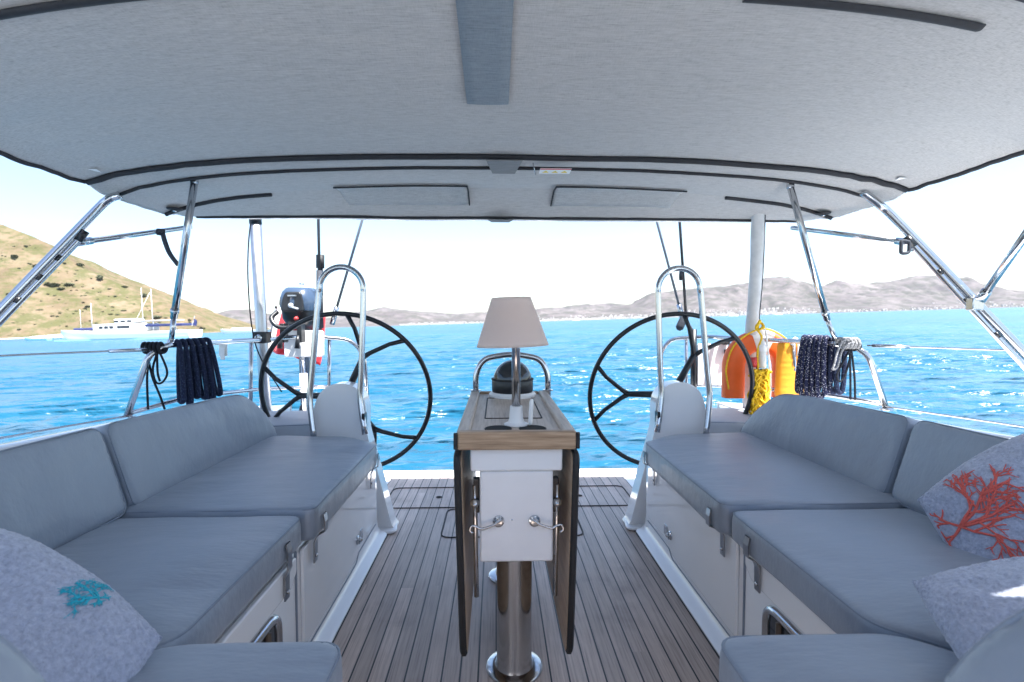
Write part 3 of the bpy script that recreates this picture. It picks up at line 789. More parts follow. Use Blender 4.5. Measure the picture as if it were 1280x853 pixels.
# small white sail emblem near the corner and fittings at the third rib
for s in (-1, 1):
    p = on(XC+s*1.62, 2.50, .012)
    MB().lathe([(0,0),(.035,0),(.032,.006),(0,.01)], p, 16, M4=Matrix.Rotation(PI, 4, 'X')).build('leather_patch', M['piping'], bi, smooth=True)
    MB().lathe([(0,0),(.010,0),(.008,.006),(0,.008)], (p[0], p[1], p[2]-.010), 12, M4=Matrix.Rotation(PI, 4, 'X')).build('stud', M['steel'], bi, smooth=True)
    e = on(XC+s*1.60, 1.98, .004)
    MB().prism([(-.016,0),(.016,0),(.002,.045)], (e[0], e[1], e[2]-.003), X3, Y3, (0,0,-1), .001).build('sail_emblem', M['flagwhite'], bi)

# unseen cover added to shade the fore end, with a slot for a sun streak
sh = thing('unseen_cover', 'unseen grey canvas cover added forward of the awning, slotted for the sun', 'awning', (0,-.9,1.1))
P = []
for k in range(13):
    y = .395-.62*k/12; row = []
    for j in range(41):
        x = XC-1.5+3.0*j/40
        yy = y + (.06*min(1, max(0, (1.07-x)/.06)) if k == 0 else 0)  # slot at the right, cut so a streak of sun reaches the pillow
        row.append((x, yy, bz(x, max(yy, -.3)) - (.006 if k == 0 else 0)))
    P.append(row)
q = MB().grid(P).build('slotted_cloth', M['canvas'], sh, smooth=True); q.modifiers.new('t','SOLIDIFY').thickness = .003
# bimini frame: paired tubes, legs, struts
BF = []
for s in (-1, 1):
    side = 'beside the hillside' if s < 0 else 'with the extra strut beside the far mountains'
    if s < 0:
        top = [W(150,244,Y=2.16), W(135,250,Y=2.15), W(112,272,Y=2.12), W(0,388,Y=1.93), W(-70,462,Y=1.82)]
        low = [W(104,293,Y=2.10), W(96,303,Y=2.09), W(0,402,Y=1.925), W(-70,476,Y=1.815)]
    else:
        top = [W(1078,240,Y=2.16), W(1098,255,Y=2.15), W(1128,283,Y=2.12), W(1280,441,Y=1.90), W(1350,514,Y=1.80)]
        low = [W(1136,300,Y=2.10), W(1145,310,Y=2.09), W(1280,458,Y=1.895), W(1350,532,Y=1.79)]
    fr = MB().tube(smooth_path(top, 6), .0165, 14).build('frame_leg', M['steel'], bi, smooth=True)
    MB().tube(smooth_path(low, 6), .0120, 14).build('inner_track', M['steel'], fr, smooth=True)
    for t in (.22, .47, .75):
        a, b_ = (low[1], low[2]); p = a+(b_-a)*t; dirn = (b_-a).normalized()
        MB().tube([p-dirn*.013+Vector((0,-.009,0)), p+dirn*.013+Vector((0,-.009,0))], .0065, 10).build('track_plug', M['black'], fr, smooth=True)
    p = low[0]
    MB().tube([low[1]+(low[0]-low[1])*.2, low[0]+(low[0]-low[1])*.4], .0145, 12).build('end_cap', M['black'], fr, smooth=True)
    # strut back to the rear rib
    if s < 0: a, b_ = W(100,303,Y=2.11), W(238,284,Y=2.70)
    else: a, b_ = W(1134,303,Y=2.11), W(990,285,Y=2.76)
    MB().tube([a, a+(b_-a)*.5, b_], .0115, 12).build('strut', M['steel'], fr, smooth=True)
    MB().tube([a-(b_-a).normalized()*.02, a+(b_-a).normalized()*.05], .0155, 12).build('strut_end', M['steel'], fr, smooth=True)
    c0 = (W(88,311,Y=2.1) if s < 0 else W(1143,312,Y=2.1))
    MB().lathe([(0,-.008),(.010,-.008),(.012,0),(.010,.008),(0,.008)], c0, 12, M4=Matrix.Rotation(PI/2, 4, 'X')).build('clevis', M['steel'], fr, smooth=True)
    if s < 0:
        p0 = W(201,290,Y=2.5)
        MB().tube([p0+Vector((0,0,.013)), p0-Vector((0,0,.016))], .018, 10).build('strap_loop', M['strap'], fr, smooth=True)
        pts = [W(202,292,Y=2.49), W(205,303,Y=2.485), W(211,318,Y=2.48), W(222,333,Y=2.475)]
        sp_ = smooth_path(pts, 4)
        rib_ = [[(p.x-.006, p.y, p.z), (p.x+.014, p.y+.004, p.z+.006)] for p in sp_]
        q = MB().grid(rib_).build('hanging_strap', M['strap'], fr, smooth=True); q.modifiers.new('t','SOLIDIFY').thickness = .003
    else:
        p0 = W(1129,309,Y=2.09)
        lp_ = fillet([(-.018,-.030),(.018,-.026),(.018,.022),(-.018,.026)], .012)
        MB().tube([p0+Vector((x, -.01, z)) for x, z in lp_], .007, 8, closed=True).build('strap_buckle', M['strap'], fr, smooth=True)
        a, b_ = W(1227,373,Y=1.96), W(1300,268,Y=1.60)
        MB().tube([a, b_], .0135, 12).build('forward_strut', M['steel'], fr, smooth=True)
        MB().tube([a-(b_-a).normalized()*.02, a+(b_-a).normalized()*.05], .018, 12).build('strut_end', M['steel'], fr, smooth=True)
        MB().box(tuple(W(1212,382,Y=1.97)-Vector((0,.015,.02))), tuple(W(1227,372,Y=1.97)+Vector((0,.02,.0)))).build('tube_clamp', M['steel'], fr, bevel=.004)
    # aft prop from the second rib to the rail
    if s < 0: a, b_, c_ = W(243,228,Y=2.22), W(217,398,Y=2.40), W(214,428,Y=2.42)
    else: a, b_, c_ = W(988,234,Y=2.22), W(1034,400,Y=2.40), W(1046,428,Y=2.42)
    pr = MB().tube([a, b_], .0150, 14).build('prop', M['steel'], bi, smooth=True)
    MB().tube([b_, c_], .0115, 12).build('lower_tube', M['steel'], pr, smooth=True)
    MB().tube([a+(b_-a)*.93, a+(b_-a)*.955], .0185, 14).build('collar', M['steel'], pr, smooth=True)
    MB().box(tuple(a-Vector((.014,.012,.008))), tuple(a+Vector((.014,.012,.032)))).build('tube_clamp', M['steel'], pr, bevel=.005)
    MB().tube([c_-Vector((0,0,.022)), c_+Vector((0,0,.012))], .016, 12).build('foot_clamp', M['steel'], pr, smooth=True)
    if s > 0:
        MB().tube([W(1030,384,Y=2.385), W(1022,369,Y=2.37)], .005, 8).build('clamp_lever', M['piping'], pr, smooth=True)

# ------------------------------------------------------------------ tall poles through the awning
pa, pb = W(319,272,Y=2.95), W(334,540,Y=3.02)
po = thing('aluminium_pole', 'thick grey aluminium pole with black clamp beside the red flag', 'pole', pb)
MB().tube([pa, pa+(pb-pa)*.55, pb], .0315, 20).build('tube', M['alu'], po, smooth=True)
pt2 = W(318,240,Y=2.93)
MB().tube([pa, pt2], .016, 14).build('neck', M['black'], po, smooth=True)
MB().tube([pa-(pb-pa)*.01, pa+(pb-pa)*.03], .034, 20).build('collar', M['black'], po, smooth=True)
MB().tube([W(304,239,Y=2.93), W(334,238,Y=2.93)], .011, 10).build('cross_fitting', M['steel'], po, smooth=True)
cc = W(328,422,Y=2.985)
MB().box(tuple(cc-Vector((.040,.045,.034))), tuple(cc+Vector((.040,.04,.034)))).build('rail_clamp', M['black'], po, bevel=.010)
MB().lathe([(0,0),(.020,0),(.022,.006),(.016,.008),(.014,.004),(0,.004)], cc+Vector((0,-.046,-.004)), 18, M4=Matrix.Rotation(PI/2, 4, 'X')).build('clamp_bolt', M['steel'], po, smooth=True, auto=30)
tag(MB().tube(smooth_path([W(316,262,Y=2.9), W(311,300,Y=2.9), W(310,350,Y=2.9), W(315,410,Y=2.92), W(326,448,Y=2.93), W(352,490,Y=3.0)], 8), .004, 6).build('control_line', M['black_cord'], smooth=True), 'thin dark control line running down beside the grey aluminium pole', 'cord')
pa, pb = W(948,256,Y=2.72), W(935,520,Y=2.98)
po = thing('sleeved_pole', 'white pole in a pale fabric sleeve beside the orange lifebuoy', 'pole', pb)
pp = smooth_path([pa, pa+(pb-pa)*.3+Vector((.006,0,0)), pa+(pb-pa)*.62+Vector((-.004,0,0)), pb], 8)
M['sleeve'] = simple('pale_fabric_sleeve', (.60,.60,.60), .85, var=.12, scale=14, bstr=.35)
MB().tube(pp, [.034+.003*noise.noise(p*9) for p in pp], 18).build('sleeve', M['sleeve'], po, smooth=True)
MB().tube([p+Vector((.028,-.022,0)) for p in pp], .0035, 6).build('sleeve_seam', M['strap'], po, smooth=True)
MB().tube([pa, pa+Vector((0,0,.02))], .020, 12).build('pole_head', M['steel'], po, smooth=True)

# backstays
def stay(label, a, b_, r, m, name='backstay', fit=True, grp='backstays'):
    t = thing(name, label, 'rigging', b_, grp)
    MB().tube([a+(a-b_)*.6, b_], r, 8).build('wire', m, t, smooth=True)
    if fit:
        d = (a-b_).normalized(); MB().tube([b_-d*.02, b_+d*.10], r*2.0, 10).build('turnbuckle', M['steel'], t, smooth=True)
    return t
M['wire'] = simple('grey_covered_wire', (.10,.12,.15), .5, var=.1)
stay('slanting grey backstay beside the outboard motor', W(452,278,Y=3.25), W(416,402,Y=3.35), .0085, M['wire'])
stay('slanting grey backstay right of the table lamp', W(823,284,Y=3.25), W(853,398,Y=3.35), .0085, M['wire'])
bk = stay('upright black tensioning tackle left of the lamp with padded sleeve', W(398,277,Y=3.25), W(401,432,Y=3.33), .0095, M['black'], 'backstay_tackle', False, 'backstay tackles')
MB().tube([W(399,338,Y=3.28), W(400,410,Y=3.32)], [.018,.024], 12).build('padded_sleeve', M['strap'], bk, smooth=True)
bk = stay('upright black tensioning tackle right of the lamp', W(850,283,Y=3.25), W(858,402,Y=3.33), .0095, M['black'], 'backstay_tackle', False, 'backstay tackles')
MB().tube(smooth_path([W(858,392,Y=3.33), W(853,402,Y=3.32), W(848,413,Y=3.32)], 4), [.006]+[.026]*7+[.012], 10).build('tail_bundle', M['strap'], bk, smooth=True)
MB().tube([W(859,402,Y=3.33), W(866,414,Y=3.33), W(868,425,Y=3.33)], .009, 8).build('tail_end', M['strap'], bk, smooth=True)
MB().lathe([(0,-.03),(.016,-.03),(.018,0),(.016,.03),(0,.03)], W(852,345,Y=3.3), 12).build('block', M['black'], bk, smooth=True)

# ------------------------------------------------------------------ pushpit rails
for s in (-1, 1):
    if s < 0:
        top = [W(158,522,Y=2.30), W(186,444,Y=2.30), W(205,432,Y=2.36), W(328,425,Y=2.97), W(385,420,Y=3.26), W(440,425,Y=3.33), W(456,446,Y=3.34), W(459,500,Y=3.36)]
        lab = 'polished steel stern rail behind the wheel, holding the outboard motor'
        lower = [W(158,518,Y=2.30), W(232,497,Y=2.55), W(330,486,Y=3.0), W(395,484,Y=3.30), W(459,484,Y=3.35)]
        posts = [(W(314,428,Y=2.9), W(313,520,Y=2.95)), (W(412,421,Y=3.31), W(411,520,Y=3.33))]
    else:
        top = [W(1108,512,Y=2.30), W(1086,444,Y=2.30), W(1062,430,Y=2.36), W(930,424,Y=2.97), W(880,421,Y=3.26), W(838,424,Y=3.33), W(826,440,Y=3.34), W(824,500,Y=3.36)]
        lab = 'polished steel stern rail behind the wheel, holding the orange lifebuoy'
        lower = [W(1106,506,Y=2.30), W(1040,494,Y=2.55), W(930,484,Y=3.0), W(880,482,Y=3.30), W(826,482,Y=3.35)]
        posts = [(W(858,424,Y=3.31), W(858,520,Y=3.33)), (W(992,428,Y=2.7), W(994,520,Y=2.74))]
    pr = thing('stern_rail', lab, 'railing', (s*1.6,2.9,.46), 'stern rails')
    MB().tube(bent(top, .09, 6), .0135, 12).build('top_rail', M['steel'], pr, smooth=True)
    MB().tube(bent(lower, .08, 6), .0105, 12).build('lower_rail', M['steel'], pr, smooth=True)
    for a, b_ in posts:
        MB().tube([a, b_], .0115, 12).build('post', M['steel'], pr, smooth=True)
    fb = top[0]; MB().lathe([(.028,0),(.028,.005),(.016,.012),(0,.012)], (fb.x, fb.y, fb.z-.004), 14).build('post_foot', M['steel'], pr, smooth=True, auto=40)
# lifelines
for s, pts, lab in ((-1, [W(190,437,Y=2.30), W(0,445,Y=1.9), W(-300,462,Y=1.3)], 'upper lifeline wire running forward past the hillside'),
               (1, [W(1084,432,Y=2.30), W(1280,439,Y=1.9), W(1600,452,Y=1.3)], 'upper lifeline wire running forward past the far mountains')):
    t = thing('lifeline', lab, 'wire', pts[0], 'lifelines')
    MB().tube(smooth_path(pts, 6), .0042, 8).build('wire', M['steel'], t, smooth=True)
    d = (pts[1]-pts[0]).normalized(); MB().tube([pts[0]+d*.02, pts[0]+d*.16], .0085, 8).build('turnbuckle', M['steel'], t, smooth=True)
for s, pts, lab in ((-1, [W(165,519,Y=2.3), W(0,548,Y=1.85), W(-200,590,Y=1.4)], 'lower lifeline wire along the coaming, hillside half'),
               (1, [W(1104,508,Y=2.3), W(1280,534,Y=1.85), W(1500,570,Y=1.4)], 'lower lifeline wire along the coaming, far mountain half')):
    tag(MB().tube(smooth_path(pts, 6), .0042, 8).build('lifeline', M['steel'], smooth=True), lab, 'wire', 'lifelines')
# clip on the rail
clip_at = W(281,437,Y=2.75)
t = thing('rail_clip', 'clear grey plastic clip hooked on the stern rail right of the navy rope', 'clip', clip_at)
MB().box(tuple(clip_at+Vector((-.022,-.02,-.035))), tuple(clip_at+Vector((.022,-.012,.05)))).build('clip_plate', M['reflect'], t, bevel=.004)
MB().box(tuple(clip_at+Vector((-.012,-.026,-.055))), tuple(clip_at+Vector((.012,-.0205,.01)))).build('clip_tongue', M['white_plastic'], t, bevel=.003)

# ------------------------------------------------------------------ ropes
def rope_coil(a, axis, n, drop, width, r, seed, lean=0, depth=.05):
    """one continuous rope: tall hanging turns strung along the rail from a"""
    rr = random.Random(seed); axis = Vector(axis).normalized(); side = axis.cross(Vector((0,0,1))).normalized()
    pts = []; turns = []
    for i in range(n): turns.append((drop*rr.uniform(.90,1.06), rr.uniform(-.006,.006), depth*rr.uniform(.75,1.15)))
    steps = 28
    for i in range(n):
        dr, off, de = turns[i]
        for k in range(steps):
            u = k/steps; t = 2*PI*u
            # oval: tight over the rail, straight hanging legs, round foot
            z = -dr*.5*(1-math.cos(t)); z = -dr*(1-(1-abs(2*u-1)**1.0)**1.0) if False else z
            w = math.sin(t)
            w = math.copysign(abs(w)**.45, w)
            fan = 1+.32*(-z/dr)
            x = ((i+u)/n-.5)*width*fan + off*1.6*(-z/dr)*math.cos(t*.5) + lean*z*.6
            pts.append(a + axis*x + side*(w*de*.5) + Vector((0,0,z+r*1.4)))
    return smooth_path(pts, 2), r
a = W(243,429,Y=2.50); ax = (W(270,428,Y=2.62)-W(215,432,Y=2.40))
p, r = rope_coil(a, ax, 6, .315, .185, .0105, 3, lean=-.16)
tag(MB().tube(p, .0115, 8).build('rope_coil', M['navy_rope'], smooth=True), 'plain navy rope coil hanging on the stern rail near the hillside', 'rope')
a = W(1022,425,Y=2.50); ax = (W(1045,428,Y=2.42)-W(998,426,Y=2.60))
p, r = rope_coil(a, ax, 6, .305, .135, .011, 9, lean=.12)
tag(MB().tube(p, .0115, 8).build('rope_coil', M['fleck_rope'], smooth=True), 'navy rope coil with white flecks hanging beside the yellow float', 'rope')
a = W(1047,428,Y=2.44); 
p, r = rope_coil(a, ax, 2, .29, .05, .011, 4, depth=.04)
tag(MB().tube(p, .012, 8).build('rope_coil', M['navy_rope'], smooth=True), 'small plain navy rope coil right of the white flecked coil', 'rope')
# cord hanks beside the coils
def hank(s, m, lab, pts_list, knot):
    b = MB()
    t = thing('cord_hank', lab, 'cord', pts_list[0][0], 'thin cord hanks tied to the rails')
    kp = []
    for k in range(46):
        u = k/45; an = u*2*PI*5
        kp.append(knot + Vector((-.045+.09*u, .022*math.cos(an), .022*math.sin(an)-.004)))
    MB().tube(smooth_path(kp, 2), .0075, 8).build('wrapping', m, t, smooth=True)
    for q in pts_list:
        MB().tube(smooth_path(q, 8), .0048, 8).build('cord', m, t, smooth=True)
    return t
Y0 = 2.32
hank(-1, M['black_cord'], 'thin black cord tied on the rail left of the navy rope coil',
     [[W(188,440,Y=Y0), W(184,470,Y=Y0), W(185,512,Y=Y0)], [W(184,440,Y=Y0), W(190,470,Y=Y0), W(200,495,Y=Y0), W(206,512,Y=Y0)],
      [W(196,442,Y=Y0), W(191,462,Y=Y0), W(195,478,Y=Y0), W(203,478,Y=Y0), W(209,466,Y=Y0), W(203,448,Y=Y0), W(197,440,Y=Y0), W(197,465,Y=Y0), W(200,477,Y=Y0)]], W(192,434,Y=2.33))
hank(1, M['black_cord'], 'thin black cord hanging from the rail right of the white flecked coil',
     [[W(1063,436,Y=Y0), W(1052,456,Y=Y0), W(1046,470,Y=Y0), W(1050,477,Y=Y0), W(1056,470,Y=Y0), W(1062,450,Y=Y0), W(1065,438,Y=Y0)],
      [W(1062,436,Y=Y0), W(1063,470,Y=Y0), W(1063,500,Y=Y0)], [W(1064,436,Y=Y0), W(1068,470,Y=Y0), W(1069,500,Y=Y0)]], W(1062,431,Y=2.34))
hank(1, M['grey_cord'], 'thick grey cord looped over the rail corner, end hanging loose',
     [[W(1066,424,Y=2.28), W(1054,426,Y=2.27), W(1047,440,Y=2.27), W(1043,455,Y=2.27), W(1041,462,Y=2.27), W(1047,458,Y=2.27), W(1052,440,Y=2.28), W(1060,430,Y=2.28), W(1068,428,Y=2.29)]], W(1061,428,Y=2.31))

# ------------------------------------------------------------------ outboard motor, bracket, flag
ob = thing('outboard_motor', 'small silver blue and black outboard motor clamped on the stern rail', 'outboard motor', W(376,500,Y=3.3))
def loft(sections, c, seg=28, power=3.0):
    P = []
    for z, hx, hy, ox, oy in sections:
        row = []
        for k in range(seg+1):
            t = 2*PI*k/seg; cx, sy = math.cos(t), math.sin(t)
            row.append((c.x+ox+hx*math.copysign(abs(cx)**(2/power), cx), c.y+oy+hy*math.copysign(abs(sy)**(2/power), sy), c.z+z))
        P.append(row)
    b = MB().grid(P); k = seg+1
    b.f.append(tuple(range(seg))); b.f.append(tuple((len(P)-1)*k+i for i in range(seg)))
    return b
oc = W(376,385,Y=3.28)
loft([(-.02,.105,.15,0,.02),(.02,.115,.16,0,.02),(.06,.112,.155,0,.02),(.10,.100,.14,0,.02),(.125,.080,.115,0,.02),(.137,.05,.07,0,.02),(.140,.02,.03,0,.02)], oc).build('cowling', M['cowl'], ob, smooth=True, auto=60)
loft([(.112,.088,.125,0,.02),(.130,.070,.10,0,.02),(.146,.04,.06,0,.02),(.150,.02,.03,0,.02)], oc).build('cowling_cap', M['cowl_white'], ob, smooth=True, auto=60)
MB().lathe([(0,0),(.018,0),(.016,.012),(0,.014)], oc+Vector((0,.02,.148)), 16).build('cap_knob', M['cowl'], ob, smooth=True)
MB().prism(fillet([(-.070,-.03),(.070,-.03),(.066,.045),(.048,.098),(-.048,.098),(-.066,.045)], .02), oc+Vector((0,-.1415,0)), X3, (0,.12,.99), (0,1,0), .05).build('face_panel', M['black'], ob, bevel=.008)
MB().box(tuple(oc+Vector((-.026,-.1425,.068))), tuple(oc+Vector((.026,-.1295,.076)))).build('face_badge', M['alu'], ob)
MB().lathe([(0,0),(.017,0),(.015,.010),(.008,.014),(0,.014)], oc+Vector((-.005,-.143,.010)), 18, M4=Matrix.Rotation(PI/2, 4, 'X')).build('starter_grip', M['cowl_white'], ob, smooth=True)
MB().tube([oc+Vector((.0,-.150,.0)), oc+Vector((.042,-.150,-.012))], .007, 10).build('starter_handle', M['cowl_white'], ob, smooth=True)
loft([(-.14,.045,.06,.005,.02),(-.10,.085,.12,.0,.02),(-.07,.100,.14,0,.02),(-.02,.103,.147,0,.02)], oc).build('lower_cowl', M['black'], ob, smooth=True, auto=60)
MB().tube(smooth_path([oc+Vector((-.10,-.12,-.03)), oc+Vector((-.115,-.17,-.07)), oc+Vector((-.07,-.19,-.12)), oc+Vector((0,-.18,-.125)), oc+Vector((.08,-.16,-.09))], 6), .014, 10).build('carry_handle', M['black'], ob, smooth=True)
MB().tube([oc+Vector((.03,-.17,-.075)), oc+Vector((.045,-.18,-.068))], .011, 12).build('choke_knob', M['sticker_red'], ob, smooth=True)
MB().tube([oc+Vector((.09,.0,-.04)), oc+Vector((.118,.02,.09)), oc+Vector((.122,.02,.26))], [.018,.020,.017], 12).build('tiller_arm', M['black'], ob, smooth=True)
MB().tube([oc+Vector((.122,.02,.26)), oc+Vector((.123,.02,.345))], .026, 14).build('tiller_grip', M['rubber'], ob, smooth=True)
for dx in (-.045, .06):
    MB().box(tuple(oc+Vector((dx-.014,-.19,-.22))), tuple(oc+Vector((dx+.014,-.12,-.10)))).build('clamp_bracket', M['black'], ob, bevel=.006)
    MB().tube([oc+Vector((dx,-.205,-.175)), oc+Vector((dx-.004,-.212,-.255))], [.010,.017], 10).build('clamp_screw', M['black'], ob, smooth=True)
MB().tube([oc+Vector((.012,.03,-.12)), oc+Vector((.014,.03,-.68))], [.040,.032], 16, flat=1.5).build('drive_shaft', M['cowl'], ob, smooth=True)
loft([(-.80,.02,.09,.014,.03),(-.76,.030,.12,.014,.03),(-.70,.035,.10,.014,.03),(-.64,.032,.05,.014,.03)], oc).build('gearcase', M['black'], ob, smooth=True)
br = thing('outboard_bracket', 'white plate bracket holding the outboard motor on the rail', 'bracket', W(378,500,Y=3.26))
bc = W(379,430,Y=3.20)
MB().prism(fillet([(-.122,-.085),(.122,-.085),(.122,.085),(-.122,.085)], .02), bc, X3, Z3, Y3, .035).build('plate', M['white_plastic'], br, bevel=.006)
MB().tube([bc+Vector((-.012,.02,-.08)), bc+Vector((-.010,.03,-.48))], .013, 10).build('support_tube', M['steel'], br, smooth=True)
MB().box(tuple(bc+Vector((-.03,.0,-.33))), tuple(bc+Vector((.01,.045,-.19)))).build('support_block', M['white_plastic'], br, bevel=.006)
fg = thing('flag', 'red flag with white hoist edge drooping behind the outboard motor', 'flag', W(336,455,Y=3.4))
f0, f1 = W(334,440,Y=3.42), W(345,384,Y=3.45)
MB().tube([f0, f1], .006, 8).build('flagstaff', M['wire'], fg, smooth=True)
MB().lathe([(0,-.008),(.008,-.006),(.010,0),(.008,.006),(0,.008)], f1, 10).build('staff_ball', M['black'], fg, smooth=True)
def cloth(x0, x1):
    P = []
    for i in range(41):
        u = x0+(x1-x0)*i/40
        row = []
        for j in range(17):
            v = j/16
            p = f0+(f1-f0)*(1-v*.98)
            x = p.x + u*.36; z = p.z - u*.04 - .04*u*v - .03*u*u; y = p.y + .035*math.sin(u*13+v*2.2)*min(1,u*4) + .01*math.sin(u*25+v*5)
            row.append((x, y, z))
        P.append(row)
    return MB().grid(P)
for nm, m_, a0, a1 in (('hoist_band', M['flagwhite'], 0.0, .10), ('fly', M['red'], .10, .95)):
    q = cloth(a0, a1).build(nm, m_, fg, smooth=True); q.modifiers.new('t','SOLIDIFY').thickness = .002

# ------------------------------------------------------------------ lifebuoy group
lc = W(948,458,Y=2.88)
lb = thing('lifebuoy', 'orange horseshoe lifebuoy with pale reflective bands on the stern rail', 'lifebuoy', (lc.x, lc.y, lc.z-.2))
def horseshoe(a0, a1, n=30, grow=0.0):
    """flat horseshoe: ring opening downwards, rectangular puffy section"""
    pts = []
    for i in range(n+1):
        a = a0+(a1-a0)*i/n
        pts.append(a)
    P = []
    for a in pts:
        # centreline: arch on top, straight legs below
        Rm = .150
        if a < 0: c = Vector((-Rm, 0, a)); nr = Vector((-1,0,0)) ; tn = 0
        elif a > PI*Rm: c = Vector((Rm, 0, -(a-PI*Rm))); nr = Vector((1,0,0))
        else:
            t = PI - a/Rm; c = Vector((Rm*math.cos(t), 0, Rm*math.sin(t))); nr = Vector((math.cos(t),0,math.sin(t)))
        row = []
        for k in range(21):
            t = 2*PI*k/20; cx, sy = math.cos(t), math.sin(t)
            w = (.062+grow)*math.copysign(abs(cx)**.6, cx); d = (.042+grow)*math.copysign(abs(sy)**.6, sy)
            row.append(lc + c + nr*w + Vector((0,1,0))*d)
        P.append(row)
    b = MB().grid(P); k = 21
    b.f.append(tuple(range(20))); b.f.append(tuple((len(P)-1)*k+i for i in range(20)))
    return b
top_a = PI*.150
horseshoe(-.185, top_a+.185, 60).build('buoy', M['orange'], lb, smooth=True, auto=60)
horseshoe(top_a*.40, top_a*.62, 10, .003).build('reflective_band', M['reflect'], lb, smooth=True, auto=60)
gl = smooth_path([lc+Vector((-.20,-.05,-.13)), lc+Vector((-.216,-.05,0)), lc+Vector((-.16,-.05,.14)), lc+Vector((0,-.05,.222)), lc+Vector((.16,-.05,.14)), lc+Vector((.216,-.05,0)), lc+Vector((.20,-.05,-.13))], 8)
MB().tube(gl, .005, 8).build('grab_line', M['yellow'], lb, smooth=True)
fc = W(987,462,Y=2.74)
fs_ = thing('rescue_float', 'yellow orange rescue float bag strapped to the rail beside the rope', 'float', fc-Vector((0,0,.15)))
P = []
for i in range(25):
    v = i/24; z = .165-.33*v; hw = (.070+.012*v)*min(1, (.7+4*v))*min(1,(.8+3*(1-v)))
    P.append([(fc.x+hw*math.copysign(abs(math.cos(t))**.7, math.cos(t)), fc.y+(.036+.0025*math.sin(v*60))*math.copysign(abs(math.sin(t))**.8, math.sin(t)), fc.z+z) for t in [2*PI*k/24 for k in range(25)]])
b = MB().grid(P); b.f.append(tuple(range(24))); b.f.append(tuple(24*25+i for i in range(24)))
b.build('bag', M['amber'], fs_, smooth=True, auto=60)
MB().tube(smooth_path([fc+Vector((-.02,-.045,.14)), fc+Vector((.0,-.05,.175)), fc+Vector((.02,-.048,.14)), fc+Vector((.018,-.05,.08))], 5), .011, 8, flat=.4).build('white_strap', M['flagwhite'], fs_, smooth=True)
sc_ = W(953,447,Y=2.74)
sl = thing('strobe_light', 'white and black rescue strobe light hanging in front of the lifebuoy', 'light', sc_-Vector((0,0,.12)))
MB().lathe([(0,0),(.016,.0),(.021,.01),(.021,.09),(.016,.10),(0,.10)], sc_-Vector((0,0,.06)), 18).build('body', M['reflect'], sl, smooth=True, auto=40)
MB().lathe([(0,0),(.024,.0),(.024,.03),(.014,.04),(.010,.06),(0,.07)], sc_+Vector((0,0,.035)), 18).build('lamp_cap', M['white_plastic'], sl, smooth=True, auto=40)
MB().lathe([(0,0),(.022,.0),(.022,.02),(0,.02)], sc_-Vector((0,0,.085)), 18).build('switch_ring', M['black'], sl, smooth=True, auto=40)
MB().tube([sc_+Vector((-.05,.0,-.055)), sc_+Vector((-.05,0,.0))], .018, 12).build('cartridge', M['sticker_red'], sl, smooth=True)
# yellow throwing line: one messy continuous hank
rr = random.Random(4); yc = W(949,488,Y=2.72); pts = []
for k in range(420):
    t = k/420*2*PI*40; u = k/420
    pts.append(yc+Vector((.040*math.cos(t)*rr.uniform(.7,1.15)-.012+.03*u, .024*math.sin(t*1.3)*rr.uniform(.6,1.2), .12*math.sin(t*.37+u*5)*rr.uniform(.85,1.08)-.01)))
yl = thing('throwing_line', 'bright yellow throwing line bunched below the strobe light', 'rope', yc-Vector((0,0,.14)))
MB().tube(smooth_path(pts, 3), .0052, 6).build('hank', M['yellow'], yl, smooth=True)
MB().tube(smooth_path([W(950,402,Y=2.74), W(947,412,Y=2.74), W(952,422,Y=2.74), W(947,440,Y=2.74), W(948,470,Y=2.73)], 6), .006, 8).build('lead_line', M['yellow'], yl, smooth=True)
MB().tube(smooth_path([W(952,408,Y=2.73), W(957,415,Y=2.73), W(960,440,Y=2.73), W(963,470,Y=2.73), W(962,498,Y=2.74), W(957,515,Y=2.74)], 6), .0055, 8).build('tail_line', M['reflect'], yl, smooth=True)
kn = W(950,407,Y=2.73)
MB().tube([kn+Vector((.018*math.cos(t), .014*math.sin(2*t), .022*math.sin(t)*(1+.3*math.cos(3*t)))) for t in [2*PI*k/30 for k in range(30)]], .0075, 8, closed=True).build('knot', M['yellow'], yl, smooth=True)
bd = thing('white_rail_board', 'white board with black clamps on the stern rail left of the lifebuoy', 'board', W(886,482,Y=3.15))
b0, b1 = W(872,482,Y=3.18), W(910,430,Y=3.18)
MB().prism(fillet([(b0.x,b0.z),(b1.x,b0.z),(b1.x,b1.z),(b0.x,b1.z)], .012), (0,3.18,0), X3, Z3, Y3, .02).build('panel', M['white_plastic'], bd, bevel=.004)
for px in (867,):
    MB().tube([W(px,412,Y=3.2), W(px,492,Y=3.2)], .020, 12).build('black_post', M['black'], bd, smooth=True)
c = W(907,427,Y=3.16); MB().box(tuple(c-Vector((.022,.02,.022))), tuple(c+Vector((.022,.02,.022)))).build('clamp', M['black'], bd, bevel=.006)
c = W(909,440,Y=3.16); MB().box(tuple(c-Vector((.012,.02,.016))), tuple(c+Vector((.012,.02,.016)))).build('clamp', M['black'], bd, bevel=.004)

# ------------------------------------------------------------------ heel everything that stands on the yacht
tb.location.x -= .026; cp.location.x -= .014
bpy.context.view_layer.update()
for o in BOAT_ROOTS:
    o.matrix_world = RH @ Matrix.Translation(o.location)

